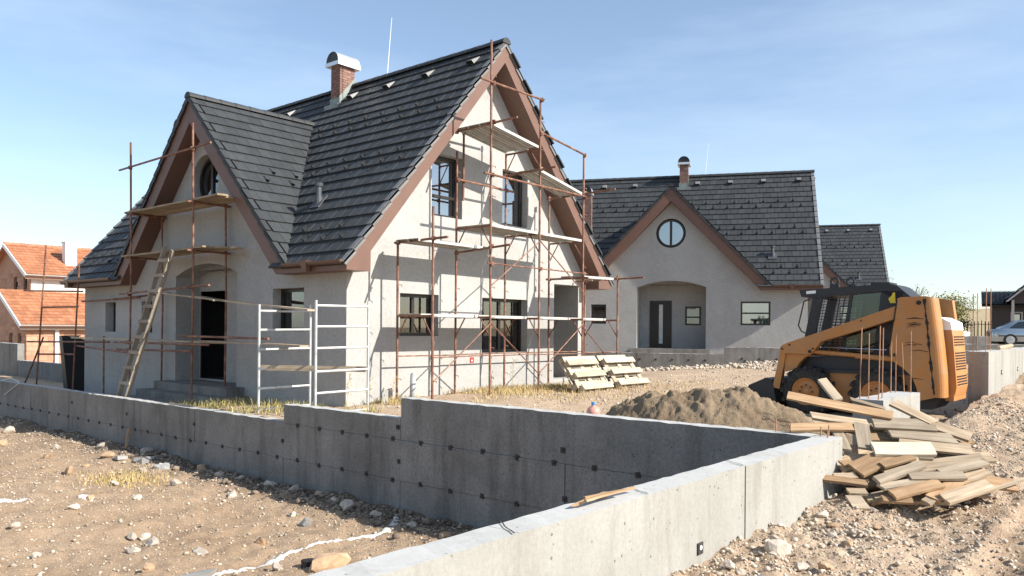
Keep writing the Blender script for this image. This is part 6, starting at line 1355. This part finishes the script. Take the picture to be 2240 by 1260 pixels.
FN = empty('fence', Matrix.Translation((24.0, 50.0, 0.7)), 'black metal picket fence in front of the shrubs', 'fence'); MT['fence'] = simple('black fence steel', (0.012, 0.012, 0.013), 0.5)
pk = MB().box((-0.02, -0.015, -0.6), (0.02, 0.015, 1.55)).mesh('picket', MT['fence'])
for k in range(34): place('picket', pk, FN, Matrix.Translation((k * 0.22, 0, (0.06 if k % 5 == 0 else 0))))
for z in (0.2, 1.35): MB().box((-0.1, 0.016, z), (7.5, 0.04, z + 0.04)).build('rail', MT['fence'], FN)
def tree(name, loc, h, cr, nb, leafn, leaf_mat, label, seed, crown_z=0.6, leaf=0.075):
    rg = random.Random(seed); t = empty(name, Matrix.Translation(loc), label, 'tree' if 'tree' in name else 'shrub'); m = MB(); tips = []
    def grow(p, d, L, r, depth):
        q = p + d * L; m.tube(p, q, r, 5, r * 0.65, cap=False); tips.append(q)
        if depth == 0: return
        for _ in range(rg.choice((2, 3, 3))):
            dd = (d + Vector((rg.uniform(-1, 1), rg.uniform(-1, 1), rg.uniform(-0.35, 0.8))) * 0.75).normalized(); grow(q, dd, L * rg.uniform(0.6, 0.85), r * 0.6, depth - 1)
    for _ in range(nb): grow(Vector((rg.uniform(-.15, .15), rg.uniform(-.15, .15), -0.3)), Vector((rg.uniform(-.5, .5), rg.uniform(-.5, .5), 1)).normalized(), h * 0.34, 0.05 * h / 3, 4)
    m.build('trunk', MT['bark'], t)
    if leafn:
        q = MB()
        for _ in range(leafn):
            c = rg.choice(tips) + Vector((rg.gauss(0, cr), rg.gauss(0, cr), rg.gauss(0, cr * 0.8))); s = leaf * rg.uniform(0.5, 1.3); a = Vector((rg.gauss(0, 1), rg.gauss(0, 1), rg.gauss(0, 1))).normalized(); b = a.orthogonal().normalized() * s; e = a.cross(b).normalized() * s * 0.6
            q.add([c - b, c - e * 0.8, c + b, c + e], [(0, 1, 2, 3)])
        q.build('crown', leaf_mat, t)
MT['bark'] = simple('grey brown bark', (0.13, 0.10, 0.085), 0.9, 0.2); MT['leaf_green'] = simple('yellow green leaves', (0.20, 0.19, 0.06), 0.7, 0.3, 2, rnd=0.45); MT['leaf_olive'] = simple('olive leaves', (0.24, 0.185, 0.09), 0.7, 0.3, 2, rnd=0.4)
tree('shrub', (28.6, 53.5, 0.7), 2.6, 0.28, 4, 8000, MT['leaf_green'], 'bright yellow green shrub beside the dark bungalow', 1)
tree('shrub', (26.9, 54.5, 0.7), 2.0, 0.28, 4, 6500, MT['leaf_olive'], 'olive shrub in the middle behind the black fence', 2)
tree('shrub', (25.4, 53.0, 0.7), 1.9, 0.28, 4, 6000, MT['leaf_olive'], 'olive shrub nearest the loader tail behind the fence', 3)
tree('bare_tree', (29.0, 62.0, 0.8), 5.0, 0.3, 2, 120, MT['leaf_olive'], 'leafless grey tree rising left behind the shrubs', 4)
tree('bare_tree', (31.5, 64.0, 0.8), 5.2, 0.3, 2, 80, MT['leaf_olive'], 'leafless grey tree in the middle behind the shrubs', 5)
tree('shrub', (33.6, 61.0, 0.9), 3.2, 0.4, 4, 7500, MT['leaf_green'], 'tall green bush between the bare tree and the bungalow roof', 6)
tree('bare_tree', (30.0, 72.0, 1.0), 5.8, 0.3, 2, 60, MT['leaf_olive'], 'thin leafless tree right above the loader tail', 7)
